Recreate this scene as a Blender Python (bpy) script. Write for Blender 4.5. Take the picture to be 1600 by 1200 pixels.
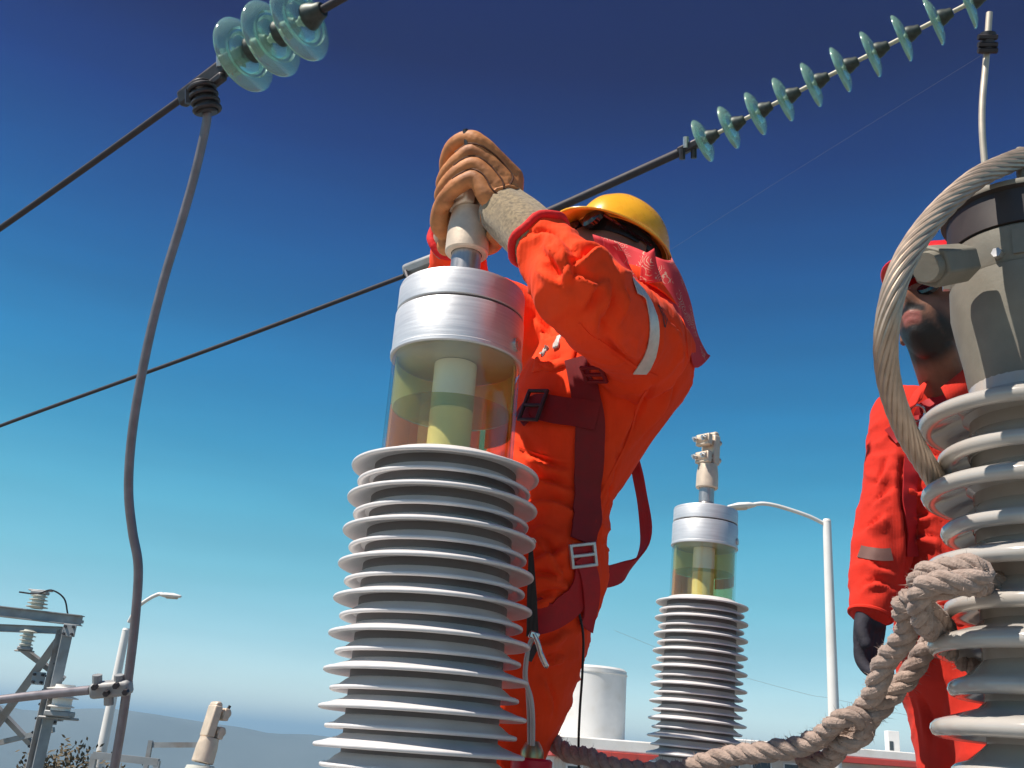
import bpy, bmesh, math, random
import numpy as np
from mathutils import Vector, Matrix, Quaternion, noise
from mathutils.bvhtree import BVHTree
R = math.radians
random.seed(4)
for o in list(bpy.data.objects):
    bpy.data.objects.remove(o)
C = bpy.context.scene.collection
SC = bpy.context.scene

# ------------------------------------------------------------------ camera
PITCH, ROLL, FPX = R(20.3), R(4.5), 1570.0
CAM = Vector((0, 0, 3.0))
F = Vector((0, math.cos(PITCH), math.sin(PITCH)))
R0 = Vector((1, 0, 0)); U0 = R0.cross(F)
RT = R0 * math.cos(ROLL) + U0 * math.sin(ROLL)
UP = U0 * math.cos(ROLL) - R0 * math.sin(ROLL)
cd = bpy.data.cameras.new('camera'); cam = bpy.data.objects.new('camera', cd); C.objects.link(cam)
cd.sensor_width = 36; cd.lens = 36 * FPX / 1600; cd.clip_start = 0.05; cd.clip_end = 30000
M = Matrix((RT, UP, -F)).transposed().to_4x4(); M.translation = CAM
cam.matrix_world = M
SC.camera = cam
Z = Vector((0, 0, 1))

def P(u, v, d):
    """world point seen at photo pixel (u, v) of 1600x1200 at depth d"""
    return CAM + F * d + RT * ((u - 800) / FPX * d) + UP * ((600 - v) / FPX * d)

def proj(p):
    q = p - CAM; d = q.dot(F)
    return 800 + FPX * q.dot(RT) / d, 600 - FPX * q.dot(UP) / d, d

# ------------------------------------------------------------------ world, sun, exposure
SUN_EL, SUN_AZ = R(57), R(-114)      # azimuth from +Y (view direction), negative = left, behind the camera
to_sun = Vector((math.sin(SUN_AZ) * math.cos(SUN_EL), math.cos(SUN_AZ) * math.cos(SUN_EL), math.sin(SUN_EL)))
w = bpy.data.worlds.new("World"); SC.world = w; w.use_nodes = True
nt = w.node_tree; nt.nodes.clear()
wo = nt.nodes.new('ShaderNodeOutputWorld'); bg = nt.nodes.new('ShaderNodeBackground')
sky = nt.nodes.new('ShaderNodeTexSky'); sky.sky_type = 'NISHITA'; sky.sun_disc = False
sky.sun_elevation = SUN_EL; sky.sun_rotation = SUN_AZ; sky.altitude = 1500; sky.air_density = 1.0
sky.dust_density = 0.6; sky.ozone_density = 3.0
tc = nt.nodes.new('ShaderNodeTexCoord'); sep = nt.nodes.new('ShaderNodeSeparateXYZ')
ramp = nt.nodes.new('ShaderNodeValToRGB')
nt.links.new(tc.outputs['Generated'], sep.inputs[0]); nt.links.new(sep.outputs['Z'], ramp.inputs[0])
SKY_TINT = [(0.000, (1.750, 1.550, 1.300)), (0.030, (1.550, 1.420, 1.200)), (0.087, (0.760, 0.940, 0.800)), (0.145, (0.472, 0.904, 0.744)), (0.204, (0.280, 0.848, 0.736)), (0.263, (0.120, 0.704, 0.720)), (0.322, (0.048, 0.576, 0.704)), (0.400, (0.016, 0.368, 0.576)), (0.461, (0.012, 0.248, 0.504)), (0.538, (0.010, 0.096, 0.344)), (0.610, (0.010, 0.020, 0.184)), (1.000, (0.011, 0.024, 0.176))]
el = ramp.color_ramp.elements
while len(el) < len(SKY_TINT): el.new(0.5)
for e, (p_, c_) in zip(el, SKY_TINT): e.position = p_; e.color = (*c_, 1)
mul = nt.nodes.new('ShaderNodeMix'); mul.data_type = 'RGBA'; mul.blend_type = 'MULTIPLY'; mul.inputs[0].default_value = 1
mpw = nt.nodes.new('ShaderNodeMapping'); mpw.inputs['Scale'].default_value = (1.6, 1.6, 11); nzw = nt.nodes.new('ShaderNodeTexNoise'); nzw.inputs['Scale'].default_value = 2.2; nzw.inputs['Detail'].default_value = 5
nt.links.new(tc.outputs['Generated'], mpw.inputs[0]); nt.links.new(mpw.outputs[0], nzw.inputs['Vector'])
mrw = nt.nodes.new('ShaderNodeMapRange'); mrw.inputs[1].default_value = .35; mrw.inputs[2].default_value = .75; mrw.inputs[3].default_value = .97; mrw.inputs[4].default_value = 1.10; nt.links.new(nzw.outputs['Fac'], mrw.inputs[0])
mw = nt.nodes.new('ShaderNodeMix'); mw.data_type = 'RGBA'; mw.blend_type = 'MULTIPLY'; mw.inputs[0].default_value = 1
nt.links.new(sky.outputs[0], mw.inputs[6]); nt.links.new(mrw.outputs[0], mw.inputs[7])
nt.links.new(mw.outputs[2], mul.inputs[6]); nt.links.new(ramp.outputs[0], mul.inputs[7])
nt.links.new(mul.outputs[2], bg.inputs[0]); nt.links.new(bg.outputs[0], wo.inputs[0])
bg.inputs[1].default_value = 0.12
sd = bpy.data.lights.new('sun', 'SUN'); sun = bpy.data.objects.new('sun', sd); C.objects.link(sun)
sd.energy = 5.0; sd.angle = R(0.5); sd.color = (1.0, 0.92, 0.82)
sun.rotation_euler = to_sun.to_track_quat('Z', 'Y').to_euler(); sun.location = (0, 0, 30)
SC.view_settings.view_transform = 'Standard'; SC.view_settings.look = 'None'
SC.view_settings.exposure = 0.5; SC.view_settings.gamma = 1.0; SC.view_settings.use_curve_mapping = False

# ------------------------------------------------------------------ materials
def mat(name, col, rough=0.6, metal=0.0, var=0.0, vscale=20, bump=0.0, bscale=60, stretch=(1, 1, 1), spec=0.5,
        trans=0.0, ior=1.45, sheen=0.0, sub=0.0, dirt=None, dscale=6, coat=0.0, transl=0.0, weave=0.0, wscale=900):
    m = bpy.data.materials.new(name); m.use_nodes = True
    n = m.node_tree.nodes; L = m.node_tree.links
    b = n['Principled BSDF']
    b.inputs['Base Color'].default_value = (*col, 1); b.inputs['Roughness'].default_value = rough
    b.inputs['Metallic'].default_value = metal; b.inputs['Specular IOR Level'].default_value = spec
    b.inputs['Transmission Weight'].default_value = trans; b.inputs['IOR'].default_value = ior
    b.inputs['Sheen Weight'].default_value = sheen; b.inputs['Coat Weight'].default_value = coat
    if sub: b.inputs['Subsurface Weight'].default_value = sub; b.inputs['Subsurface Scale'].default_value = 0.01
    t = n.new('ShaderNodeTexCoord'); mp = n.new('ShaderNodeMapping'); mp.inputs['Scale'].default_value = stretch
    L.new(t.outputs['Object'], mp.inputs['Vector'])
    src = None
    if var > 0:
        nz = n.new('ShaderNodeTexNoise'); nz.inputs['Scale'].default_value = vscale; nz.inputs['Detail'].default_value = 5
        L.new(mp.outputs[0], nz.inputs['Vector'])
        mr = n.new('ShaderNodeMapRange'); mr.inputs[1].default_value = 0.3; mr.inputs[2].default_value = 0.7
        mr.inputs[3].default_value = 1 - var; mr.inputs[4].default_value = 1 + var
        L.new(nz.outputs['Fac'], mr.inputs[0])
        mx = n.new('ShaderNodeMix'); mx.data_type = 'RGBA'; mx.blend_type = 'MULTIPLY'; mx.inputs[0].default_value = 1
        mx.inputs[6].default_value = (*col, 1); L.new(mr.outputs[0], mx.inputs[7])
        src = mx.outputs[2]
        mr2 = n.new('ShaderNodeMapRange'); mr2.inputs[3].default_value = max(rough - 0.12, 0); mr2.inputs[4].default_value = min(rough + 0.12, 1)
        L.new(nz.outputs['Fac'], mr2.inputs[0])
        if trans == 0: L.new(mr2.outputs[0], b.inputs['Roughness'])
    if dirt:
        nz = n.new('ShaderNodeTexNoise'); nz.inputs['Scale'].default_value = dscale; nz.inputs['Detail'].default_value = 8
        L.new(mp.outputs[0], nz.inputs['Vector'])
        cr = n.new('ShaderNodeMapRange'); cr.inputs[1].default_value = 0.5; cr.inputs[2].default_value = 0.72; cr.inputs[4].default_value = 0.75
        L.new(nz.outputs['Fac'], cr.inputs[0])
        mx = n.new('ShaderNodeMix'); mx.data_type = 'RGBA'; L.new(cr.outputs[0], mx.inputs[0])
        if src: L.new(src, mx.inputs[6])
        else: mx.inputs[6].default_value = (*col, 1)
        mx.inputs[7].default_value = (*dirt, 1); src = mx.outputs[2]
    if src: L.new(src, b.inputs['Base Color'])
    nrm = None
    if bump > 0:
        nb = n.new('ShaderNodeTexNoise'); nb.inputs['Scale'].default_value = bscale; nb.inputs['Detail'].default_value = 6
        L.new(mp.outputs[0], nb.inputs['Vector'])
        bp = n.new('ShaderNodeBump'); bp.inputs['Strength'].default_value = bump; bp.inputs['Distance'].default_value = 0.01
        L.new(nb.outputs['Fac'], bp.inputs['Height']); nrm = bp.outputs[0]
    if weave > 0:
        wv = n.new('ShaderNodeTexWave'); wv.inputs['Scale'].default_value = wscale / 20; wv.inputs['Distortion'].default_value = 0.5
        L.new(mp.outputs[0], wv.inputs['Vector'])
        b2 = n.new('ShaderNodeBump'); b2.inputs['Strength'].default_value = weave; b2.inputs['Distance'].default_value = 0.001
        L.new(wv.outputs['Fac'], b2.inputs['Height'])
        if nrm: L.new(nrm, b2.inputs['Normal'])
        nrm = b2.outputs[0]
    if nrm: L.new(nrm, b.inputs['Normal'])
    if transl > 0:
        tb = n.new('ShaderNodeBsdfTranslucent'); tb.inputs[0].default_value = (*col, 1)
        ms = n.new('ShaderNodeMixShader'); ms.inputs[0].default_value = transl
        L.new(b.outputs[0], ms.inputs[1]); L.new(tb.outputs[0], ms.inputs[2])
        L.new(ms.outputs[0], n['Material Output'].inputs[0])
    return m

m_shed = mat('silicone_shed', (0.72, 0.69, 0.68), 0.36, var=0.06, vscale=14, transl=0.05, dirt=(0.55, 0.51, 0.48), dscale=11, bump=0.05, bscale=120)
m_core = mat('silicone_core', (0.15, 0.14, 0.14), 0.5, var=0.08)
m_alu = mat('turned_aluminium', (0.64, 0.65, 0.665), 0.50, 0.55, var=0.10, vscale=12, stretch=(1, 1, 22), bump=0.06, bscale=60)
m_stud = mat('steel_stud', (0.42, 0.40, 0.39), 0.4, 0.8, var=0.15, vscale=30, stretch=(6, 6, 1))
def thin_glass(name, tint, refr=0.0, ior=1.47, edge=0.6):
    """clear wall: straight-through light plus Fresnel reflection, with a share of true refraction for thick liquid"""
    m = bpy.data.materials.new(name); m.use_nodes = True; n = m.node_tree.nodes; L = m.node_tree.links; n.remove(n['Principled BSDF'])
    tr = n.new('ShaderNodeBsdfTransparent'); tr.inputs[0].default_value = (*tint, 1)
    gl = n.new('ShaderNodeBsdfGlossy'); gl.inputs['Roughness'].default_value = 0.03
    lw = n.new('ShaderNodeLayerWeight'); lw.inputs[0].default_value = 0.5
    pw = n.new('ShaderNodeMath'); pw.operation = 'POWER'; pw.inputs[1].default_value = 3.5; L.new(lw.outputs['Facing'], pw.inputs[0])
    fr = n.new('ShaderNodeMath'); fr.operation = 'MULTIPLY_ADD'; fr.inputs[1].default_value = edge; fr.inputs[2].default_value = 0.04; L.new(pw.outputs[0], fr.inputs[0])
    mx = n.new('ShaderNodeMixShader'); L.new(fr.outputs[0], mx.inputs[0]); L.new(gl.outputs[0], mx.inputs[2])
    if refr:
        rf = n.new('ShaderNodeBsdfRefraction'); rf.inputs['IOR'].default_value = 1.42; rf.inputs[0].default_value = (*tint, 1); rf.inputs['Roughness'].default_value = 0.02
        m2 = n.new('ShaderNodeMixShader'); m2.inputs[0].default_value = refr; L.new(tr.outputs[0], m2.inputs[1]); L.new(rf.outputs[0], m2.inputs[2]); L.new(m2.outputs[0], mx.inputs[1])
    else: L.new(tr.outputs[0], mx.inputs[1])
    L.new(mx.outputs[0], n['Material Output'].inputs[0]); return m
m_glass = thin_glass('clear_sight_tube', (0.95, 0.96, 0.92))
m_oil = thin_glass('yellow_insulating_oil', (0.98, 0.91, 0.60), 0.12, edge=0.12)
m_liner = mat('olive_grey_liner', (0.80, 0.78, 0.46), 0.3, var=0.12, vscale=9, transl=0.7)
m_amber = mat('added_amber_tint', (0.95, 0.60, 0.24), 0.35, var=0.15, vscale=9, transl=0.7)
m_cream = mat('cream_tube', (0.92, 0.90, 0.78), 0.5, var=0.06)
m_groove = mat('dark_gap', (0.05, 0.05, 0.055), 0.7)
m_brass = mat('tinned_bronze', (0.66, 0.54, 0.42), 0.5, 0.25, var=0.12, vscale=40, bump=0.05, bscale=160)
m_bolt = mat('zinc_bolt', (0.62, 0.60, 0.57), 0.38, 0.8, var=0.15, vscale=60)
m_dark = mat('dark_galvanised', (0.055, 0.05, 0.055), 0.5, 0.5, var=0.25, vscale=40)
m_cond = mat('weathered_conductor', (0.045, 0.040, 0.048), 0.65, 0.2, var=0.2, vscale=25)
m_lead = mat('aluminium_lead', (0.22, 0.20, 0.215), 0.5, 0.55, var=0.15, vscale=25)
m_leadlite = mat('pale_lead', (0.55, 0.49, 0.40), 0.5, 0.35, var=0.12, vscale=25)
m_gglass = mat('green_toughened_glass', (0.60, 0.90, 0.78), 0.10, trans=0.80, ior=1.45, coat=0.6)
m_cap = mat('dark_iron_cap', (0.06, 0.07, 0.065), 0.5, 0.6, var=0.3, vscale=50)
m_pin = mat('pale_cement_pin', (0.55, 0.52, 0.42), 0.6, var=0.2, vscale=60)
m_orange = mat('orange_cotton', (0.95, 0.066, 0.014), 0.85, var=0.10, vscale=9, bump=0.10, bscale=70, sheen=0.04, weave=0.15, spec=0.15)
m_orange2 = mat('shaded_orange_cotton', (0.60, 0.032, 0.018), 0.85, var=0.12, vscale=9, bump=0.10, bscale=70, sheen=0.04, weave=0.15, spec=0.15)  # orange cotton made darker and redder, shade on the second worker's sleeve included
m_redcuff = mat('red_ribbing', (0.62, 0.014, 0.016), 0.85, var=0.1, bump=0.2, bscale=120)
m_web = mat('dark_red_webbing', (0.20, 0.006, 0.010), 0.7, var=0.12, vscale=60, weave=0.15, wscale=2600)
m_web2 = mat('red_webbing', (0.42, 0.010, 0.014), 0.7, var=0.12, vscale=60, weave=0.15, wscale=2600)
m_refl = mat('silver_reflective_tape', (0.62, 0.62, 0.58), 0.38, 0.2, var=0.12, vscale=70, bump=0.1, bscale=120)
m_leather = mat('tan_leather', (0.50, 0.195, 0.066), 0.62, var=0.26, vscale=38, bump=0.06, bscale=260, dirt=(0.30, 0.10, 0.035), dscale=26)
m_suede = mat('grey_brown_suede', (0.235, 0.175, 0.100), 0.95, var=0.45, vscale=170, bump=0.10, bscale=420, sheen=0.3, dirt=(0.20, 0.15, 0.09), dscale=30)
m_navy = mat('dark_navy_glove', (0.024, 0.023, 0.034), 0.82, var=0.2, bump=0.25, bscale=90)
m_yhat = mat('yellow_hat_plastic', (0.94, 0.44, 0.022), 0.26, var=0.08, vscale=18, spec=0.5, bump=0.03, bscale=60, coat=0.4, dirt=(0.80, 0.33, 0.02), dscale=30)
m_rhat = mat('red_hat_plastic', (0.70, 0.020, 0.022), 0.35, var=0.05, vscale=14)
m_skin = mat('brown_skin', (0.21, 0.092, 0.053), 0.5, var=0.12, vscale=40, bump=0.12, bscale=180, sub=0.08)
m_beard = mat('dark_beard', (0.020, 0.013, 0.010), 0.8, bump=0.5, bscale=260)
m_lip = mat('lip', (0.32, 0.10, 0.075), 0.5)
m_lens = mat('dark_lens', (0.012, 0.010, 0.012), 0.08, spec=0.7)
m_black = mat('black_plastic', (0.015, 0.015, 0.016), 0.5, var=0.2)
m_blackweb = mat('black_webbing', (0.035, 0.030, 0.028), 0.75, var=0.2, weave=0.5)
m_chrome = mat('steel_hook', (0.62, 0.60, 0.57), 0.25, 0.95, var=0.15, vscale=60)
m_wire = mat('pale_sheathed_wire', (0.48, 0.46, 0.44), 0.4, 0.2, var=0.15)
m_redcap = mat('red_plastic', (0.55, 0.008, 0.030), 0.4, var=0.08)
m_gold = mat('brass_bush', (0.50, 0.36, 0.18), 0.35, 0.85, var=0.12)
m_rope = mat('tan_rope', (0.36, 0.27, 0.225), 0.95, var=0.2, vscale=110, bump=0.3, bscale=400, sheen=0.2, dirt=(0.22, 0.15, 0.12), dscale=24)
m_porc = mat('grey_porcelain', (0.45, 0.42, 0.385), 0.16, var=0.06, vscale=16, dirt=(0.34, 0.30, 0.25), dscale=7, coat=0.4)
m_cast = mat('grey_green_casting', (0.20, 0.185, 0.15), 0.6, var=0.13, vscale=22, bump=0.05, bscale=160, dirt=(0.15, 0.105, 0.08), dscale=7)
m_castd = mat('shade_dark_flange', (0.045, 0.036, 0.034), 0.5, var=0.2, vscale=20)  # shade on the flange's wall and underside put into a darker colour
m_cable = mat('aluminium_strand', (0.48, 0.375, 0.29), 0.42, 0.45, var=0.15, vscale=50)
m_gsteel = mat('galvanised_steel', (0.32, 0.335, 0.345), 0.55, 0.3, var=0.2, vscale=6, dirt=(0.22, 0.17, 0.13), dscale=5)
m_white = mat('white_paint', (0.78, 0.76, 0.73), 0.5, var=0.05, vscale=3, dirt=(0.62, 0.58, 0.52), dscale=1.5)
m_redp = mat('red_paint', (0.52, 0.06, 0.045), 0.6, var=0.1, vscale=2)
m_wall = mat('cream_render', (0.62, 0.55, 0.47), 0.8, var=0.1, vscale=1.5)
m_win = mat('window_glass', (0.05, 0.06, 0.07), 0.1)
m_glazed = mat('pale_glazed_post', (0.60, 0.60, 0.53), 0.35, var=0.08, vscale=10)
m_deck = mat('steel_deck', (0.20, 0.20, 0.20), 0.6, 0.3, var=0.2, vscale=4)
m_ground = mat('dry_ground', (0.17, 0.155, 0.125), 0.9, var=0.25, vscale=0.05, bump=0.3, bscale=2)
m_hill = mat('scrub_hill', (0.11, 0.125, 0.12), 0.95, var=0.4, vscale=0.004)
m_leaf = mat('dry_foliage', (0.10, 0.075, 0.04), 0.8, var=0.4, vscale=8)
m_bark = mat('bark', (0.12, 0.085, 0.06), 0.9, var=0.3)
m_ink = mat('dark_print', (0.03, 0.022, 0.02), 0.7)

# ------------------------------------------------------------------ mesh helpers
def link(name, me, m, parent=None, smooth=True):
    o = bpy.data.objects.new(name, me); C.objects.link(o)
    if m and not me.materials: me.materials.append(m)
    if parent is not None: o.parent = parent
    if smooth:
        for p in me.polygons: p.use_smooth = True
    return o

def obj(name, bm, m, parent=None, smooth=True, sharp=None, bevel=0.0):
    bmesh.ops.recalc_face_normals(bm, faces=bm.faces)
    me = bpy.data.meshes.new(name); bm.to_mesh(me); bm.free()
    o = link(name, me, m, parent, smooth)
    if bevel:
        md = o.modifiers.new('b', 'BEVEL'); md.width = bevel; md.segments = 2; md.limit_method = 'ANGLE'; md.angle_limit = R(35)
    if smooth: me.set_sharp_from_angle(angle=R(sharp if sharp else 38))
    return o

def tag(o, label=None, cat=None, group=None, kind=None):
    if label: o['label'] = label
    if cat: o['category'] = cat
    if group: o['group'] = group
    if kind: o['kind'] = kind
    return o

def empty(name, loc, label, cat, group=None):
    o = bpy.data.objects.new(name, None); C.objects.link(o); o.location = loc; o.empty_display_size = 0.1
    return tag(o, label, cat, group)

def copy_tree(o, parent=None):
    c = o.copy(); C.objects.link(c)
    if parent is not None: c.parent = parent
    for ch in list(o.children): copy_tree(ch, c)
    return c

def lathe(bm, prof, n=48, mtx=None, closed=False):
    rings = []
    for r, z in prof:
        if r < 1e-6: rings.append([bm.verts.new((0, 0, z))])
        else: rings.append([bm.verts.new((r * math.cos(2 * math.pi * k / n), r * math.sin(2 * math.pi * k / n), z)) for k in range(n)])
    pr = list(zip(rings[:-1], rings[1:]))
    if closed: pr.append((rings[-1], rings[0]))
    for a, b in pr:
        if len(a) == 1 and len(b) == 1: continue
        for k in range(n):
            k2 = (k + 1) % n
            if len(a) == 1: bm.faces.new((a[0], b[k], b[k2]))
            elif len(b) == 1: bm.faces.new((a[k], a[k2], b[0]))
            else: bm.faces.new((a[k], a[k2], b[k2], b[k]))
    if mtx:
        bmesh.ops.transform(bm, matrix=mtx, verts=[v for r in rings for v in r])
    return rings

def lathe_obj(name, prof, m, parent=None, n=48, sharp=30, closed=False):
    bm = bmesh.new(); lathe(bm, prof, n, closed=closed); return obj(name, bm, m, parent, sharp=sharp)

def box(bm, size, mtx=None):
    r = bmesh.ops.create_cube(bm, size=1.0)
    T = Matrix.Diagonal((*size, 1))
    if mtx is not None: T = mtx @ T
    bmesh.ops.transform(bm, matrix=T, verts=r['verts'])
    return r['verts']

def frame_mtx(origin, zdir, xhint=None):
    z = Vector(zdir).normalized(); xh = Vector(xhint) if xhint is not None else (Vector((1, 0, 0)) if abs(z.x) < 0.9 else Vector((0, 1, 0)))
    y = z.cross(xh).normalized(); x = y.cross(z).normalized()
    m = Matrix((x, y, z)).transposed().to_4x4(); m.translation = origin
    return m

def bar(bm, a, b, wx, wy, xhint=None):
    a = Vector(a); b = Vector(b)
    return box(bm, (wx, wy, (b - a).length), frame_mtx((a + b) / 2, b - a, xhint))

def cyl(bm, a, b, r1, r2=None, n=20):
    a = Vector(a); b = Vector(b); L = (b - a).length
    r2 = r1 if r2 is None else r2
    lathe(bm, [(0, 0), (r1, 0), (r2, L), (0, L)], n, frame_mtx(a, b - a))

def smooth_path(pts, per=8):
    pts = [Vector(p) for p in pts]; out = []
    q = [pts[0] * 2 - pts[1]] + pts + [pts[-1] * 2 - pts[-2]]
    for i in range(1, len(q) - 2):
        for k in range(per):
            t = k / per; a, b, c, d = q[i - 1], q[i], q[i + 1], q[i + 2]
            out.append(0.5 * ((2 * b) + (c - a) * t + (2 * a - 5 * b + 4 * c - d) * t * t + (3 * b - a - 3 * c + d) * t ** 3))
    out.append(pts[-1]); return out

def frames(path, hint=None):
    n = len(path); T = [(path[min(i + 1, n - 1)] - path[max(i - 1, 0)]).normalized() for i in range(n)]
    h = Vector(hint) if hint is not None else (Z if abs(T[0].z) < 0.9 else Vector((1, 0, 0)))
    N = (h - T[0] * h.dot(T[0])).normalized(); out = []
    for i in range(n):
        if i:
            N = T[i - 1].rotation_difference(T[i]) @ N; N = (N - T[i] * N.dot(T[i])).normalized()
        out.append((T[i], N, T[i].cross(N)))
    return out

def sweep(bm, path, rad, n=10, caps=True):
    fr = frames(path); rings = []
    for i, (p, (T, N, B)) in enumerate(zip(path, fr)):
        r = rad[i] if hasattr(rad, '__len__') else rad
        rings.append([bm.verts.new(p + (N * math.cos(2 * math.pi * k / n) + B * math.sin(2 * math.pi * k / n)) * r) for k in range(n)])
    for a, b in zip(rings[:-1], rings[1:]):
        for k in range(n): bm.faces.new((a[k], a[(k + 1) % n], b[(k + 1) % n], b[k]))
    if caps: bm.faces.new(rings[0]); bm.faces.new(rings[-1])

def resample(path, step):
    out = [path[0]]; acc = 0.0
    for a, b in zip(path[:-1], path[1:]):
        L = (b - a).length; t = step - acc
        while t <= L: out.append(a.lerp(b, t / L)); t += step
        acc = (acc + L) % step if L > 0 else acc
    return out

def helix(path, R_, pitch, phase, wob=0.0):
    fr = frames(path); s = 0; out = []
    for i, (p, (T, N, B)) in enumerate(zip(path, fr)):
        if i: s += (path[i] - path[i - 1]).length
        a = phase + 2 * math.pi * s / pitch
        r = R_ * (1 + wob * noise.noise(p * 40 + Vector((phase, 0, 0))))
        out.append(p + (N * math.cos(a) + B * math.sin(a)) * r)
    return out

# loft of elliptic rings: each (centre, x vector, y vector)
def loft(bm, rings, n=24, round_ends=True):
    R_ = list(rings)
    if round_ends:
        def endcap(a, b):
            d = (a[0] - b[0]).normalized(); r = min(a[1].length, a[2].length); out = []
            for t in (0.5, 0.85, 0.99):
                s = math.sqrt(1 - t * t); out.append((a[0] + d * r * t * 0.8, a[1] * s, a[2] * s))
            return out
        R_ = endcap(R_[0], R_[1])[::-1] + R_ + endcap(R_[-1], R_[-2])
    vs = [[bm.verts.new(c + x * math.cos(2 * math.pi * k / n) + y * math.sin(2 * math.pi * k / n)) for k in range(n)] for c, x, y in R_]
    for a, b in zip(vs[:-1], vs[1:]):
        for k in range(n): bm.faces.new((a[k], a[(k + 1) % n], b[(k + 1) % n], b[k]))
    bm.faces.new(vs[0]); bm.faces.new(vs[-1])

def limb(bm, pts, rad, n=18, per=6):
    pts = [Vector(p) for p in pts]; sp = smooth_path(pts, per)
    rr = []
    for i in range(len(pts) - 1):
        for k in range(per): rr.append(rad[i] + (rad[i + 1] - rad[i]) * (k / per))
    rr.append(rad[-1]); fr = frames(sp)
    loft(bm, [(p, N * r, B * r) for p, r, (T, N, B) in zip(sp, rr, fr)], n)

def remesh(bm, voxel, smooth=4, fac=0.5):
    bmesh.ops.recalc_face_normals(bm, faces=bm.faces)
    me = bpy.data.meshes.new('tmp'); bm.to_mesh(me); bm.free()
    o = bpy.data.objects.new('tmp', me); C.objects.link(o)
    md = o.modifiers.new('r', 'REMESH'); md.mode = 'VOXEL'; md.voxel_size = voxel; md.use_smooth_shade = True
    if smooth:
        s = o.modifiers.new('s', 'SMOOTH'); s.factor = fac; s.iterations = smooth
    dg = bpy.context.evaluated_depsgraph_get()
    out = bpy.data.meshes.new_from_object(o.evaluated_get(dg))
    bpy.data.objects.remove(o); bpy.data.meshes.remove(me)
    return out

def coords(me):
    a = np.empty(len(me.vertices) * 3, np.float32); me.vertices.foreach_get('co', a); return a.reshape(-1, 3)
def normals(me):
    a = np.empty(len(me.vertices) * 3, np.float32); me.vertices.foreach_get('normal', a); return a.reshape(-1, 3)

def wrinkle(me, bones, amp=0.007, freq=13.0, joints=(), jamp=0.008, stretch=2.6, seed=0.0):
    """cloth folds: ridged noise running across each limb, stronger near the joints"""
    co = coords(me).astype(np.float64); nr = normals(me).astype(np.float64)
    A = np.array([tuple(b[0]) for b in bones]); B = np.array([tuple(b[1]) for b in bones]); AB = B - A
    L2 = (AB ** 2).sum(1); dirs = AB / np.sqrt(L2)[:, None]
    t = np.clip(((co[:, None, :] - A) * AB).sum(2) / L2, 0, 1)
    d = np.linalg.norm(co[:, None, :] - (A + t[:, :, None] * AB), axis=2)
    wgt = 1 / (d + 0.01) ** 5; wgt /= wgt.sum(1)[:, None]
    ax = (wgt[:, :, None] * dirs).sum(1); ax /= (np.linalg.norm(ax, axis=1)[:, None] + 1e-6)
    cum = np.array([0.37 * k for k in range(len(bones))])
    al = (wgt * (t * np.sqrt(L2) + cum * 0)).sum(1)[:, None]
    q = (co + ax * al * (stretch - 1)) * freq + seed
    ampl = np.full(len(co), amp)
    for j, rad_ in joints:
        ampl += jamp * np.exp(-((co - np.array(tuple(j))) ** 2).sum(1) / (2 * rad_ ** 2))
    disp = np.empty(len(co))
    for i in range(len(co)):
        v = Vector(q[i]); wv = noise.noise(v * 0.35 + Vector((7, 3, 1)))
        v2 = v + Vector((wv, -wv, wv)) * 1.2
        n1 = 1 - 2.2 * abs(noise.noise(v2)); n2 = noise.noise(v * 0.45)
        n3 = 1 - 2 * abs(noise.noise(v2 * 2.3))
        disp[i] = 0.62 * n1 * abs(n1) + 0.75 * n2 + 0.22 * n3
    co += nr * (disp * ampl)[:, None]
    me.vertices.foreach_set('co', co.astype(np.float32).ravel()); me.update()

def bvh_of(me):
    bm = bmesh.new(); bm.from_mesh(me); t = BVHTree.FromBMesh(bm); bm.free(); return t

def strap(bm, tree, pts, width, off=0.004, thick=0.003, wdir=None, per=10, snap=True):
    """webbing laid on the surface of a body"""
    sp = resample(smooth_path(pts, per), 0.012); L = []
    cen, nor = [], []
    for p in sp:
        h = tree.find_nearest(p)
        if snap: cen.append(h[0] + h[1] * off); nor.append(h[1])
        else: cen.append(p); nor.append(h[1])
    for _ in range(3):
        nor = [(nor[max(i - 1, 0)] + nor[i] * 2 + nor[min(i + 1, len(nor) - 1)]).normalized() for i in range(len(nor))]
        cen = [cen[0]] + [(cen[i - 1] + cen[i] * 2 + cen[i + 1]) / 4 for i in range(1, len(cen) - 1)] + [cen[-1]]
    rows = []
    for i in range(len(cen)):
        T = (cen[min(i + 1, len(cen) - 1)] - cen[max(i - 1, 0)]).normalized()
        S = T.cross(nor[i]).normalized(); Nn = S.cross(T).normalized()
        if Nn.dot(nor[i]) < 0: Nn = -Nn
        row = []
        for k in (-1, -0.5, 0, 0.5, 1):
            p = cen[i] + S * (k * width / 2)
            if snap:
                h = tree.find_nearest(p)
                e = (p - h[0]).dot(h[1])
                if e < off * 0.6: p = h[0] + h[1] * off * 0.6
            row.append(p + Nn * thick / 2)
        row += [p - Nn * thick for p in row[::-1]]
        rows.append([bm.verts.new(p) for p in row])
    n = len(rows[0])
    for a, b in zip(rows[:-1], rows[1:]):
        for k in range(n): bm.faces.new((a[k], a[(k + 1) % n], b[(k + 1) % n], b[k]))
    bm.faces.new(rows[0]); bm.faces.new(rows[-1])

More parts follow.
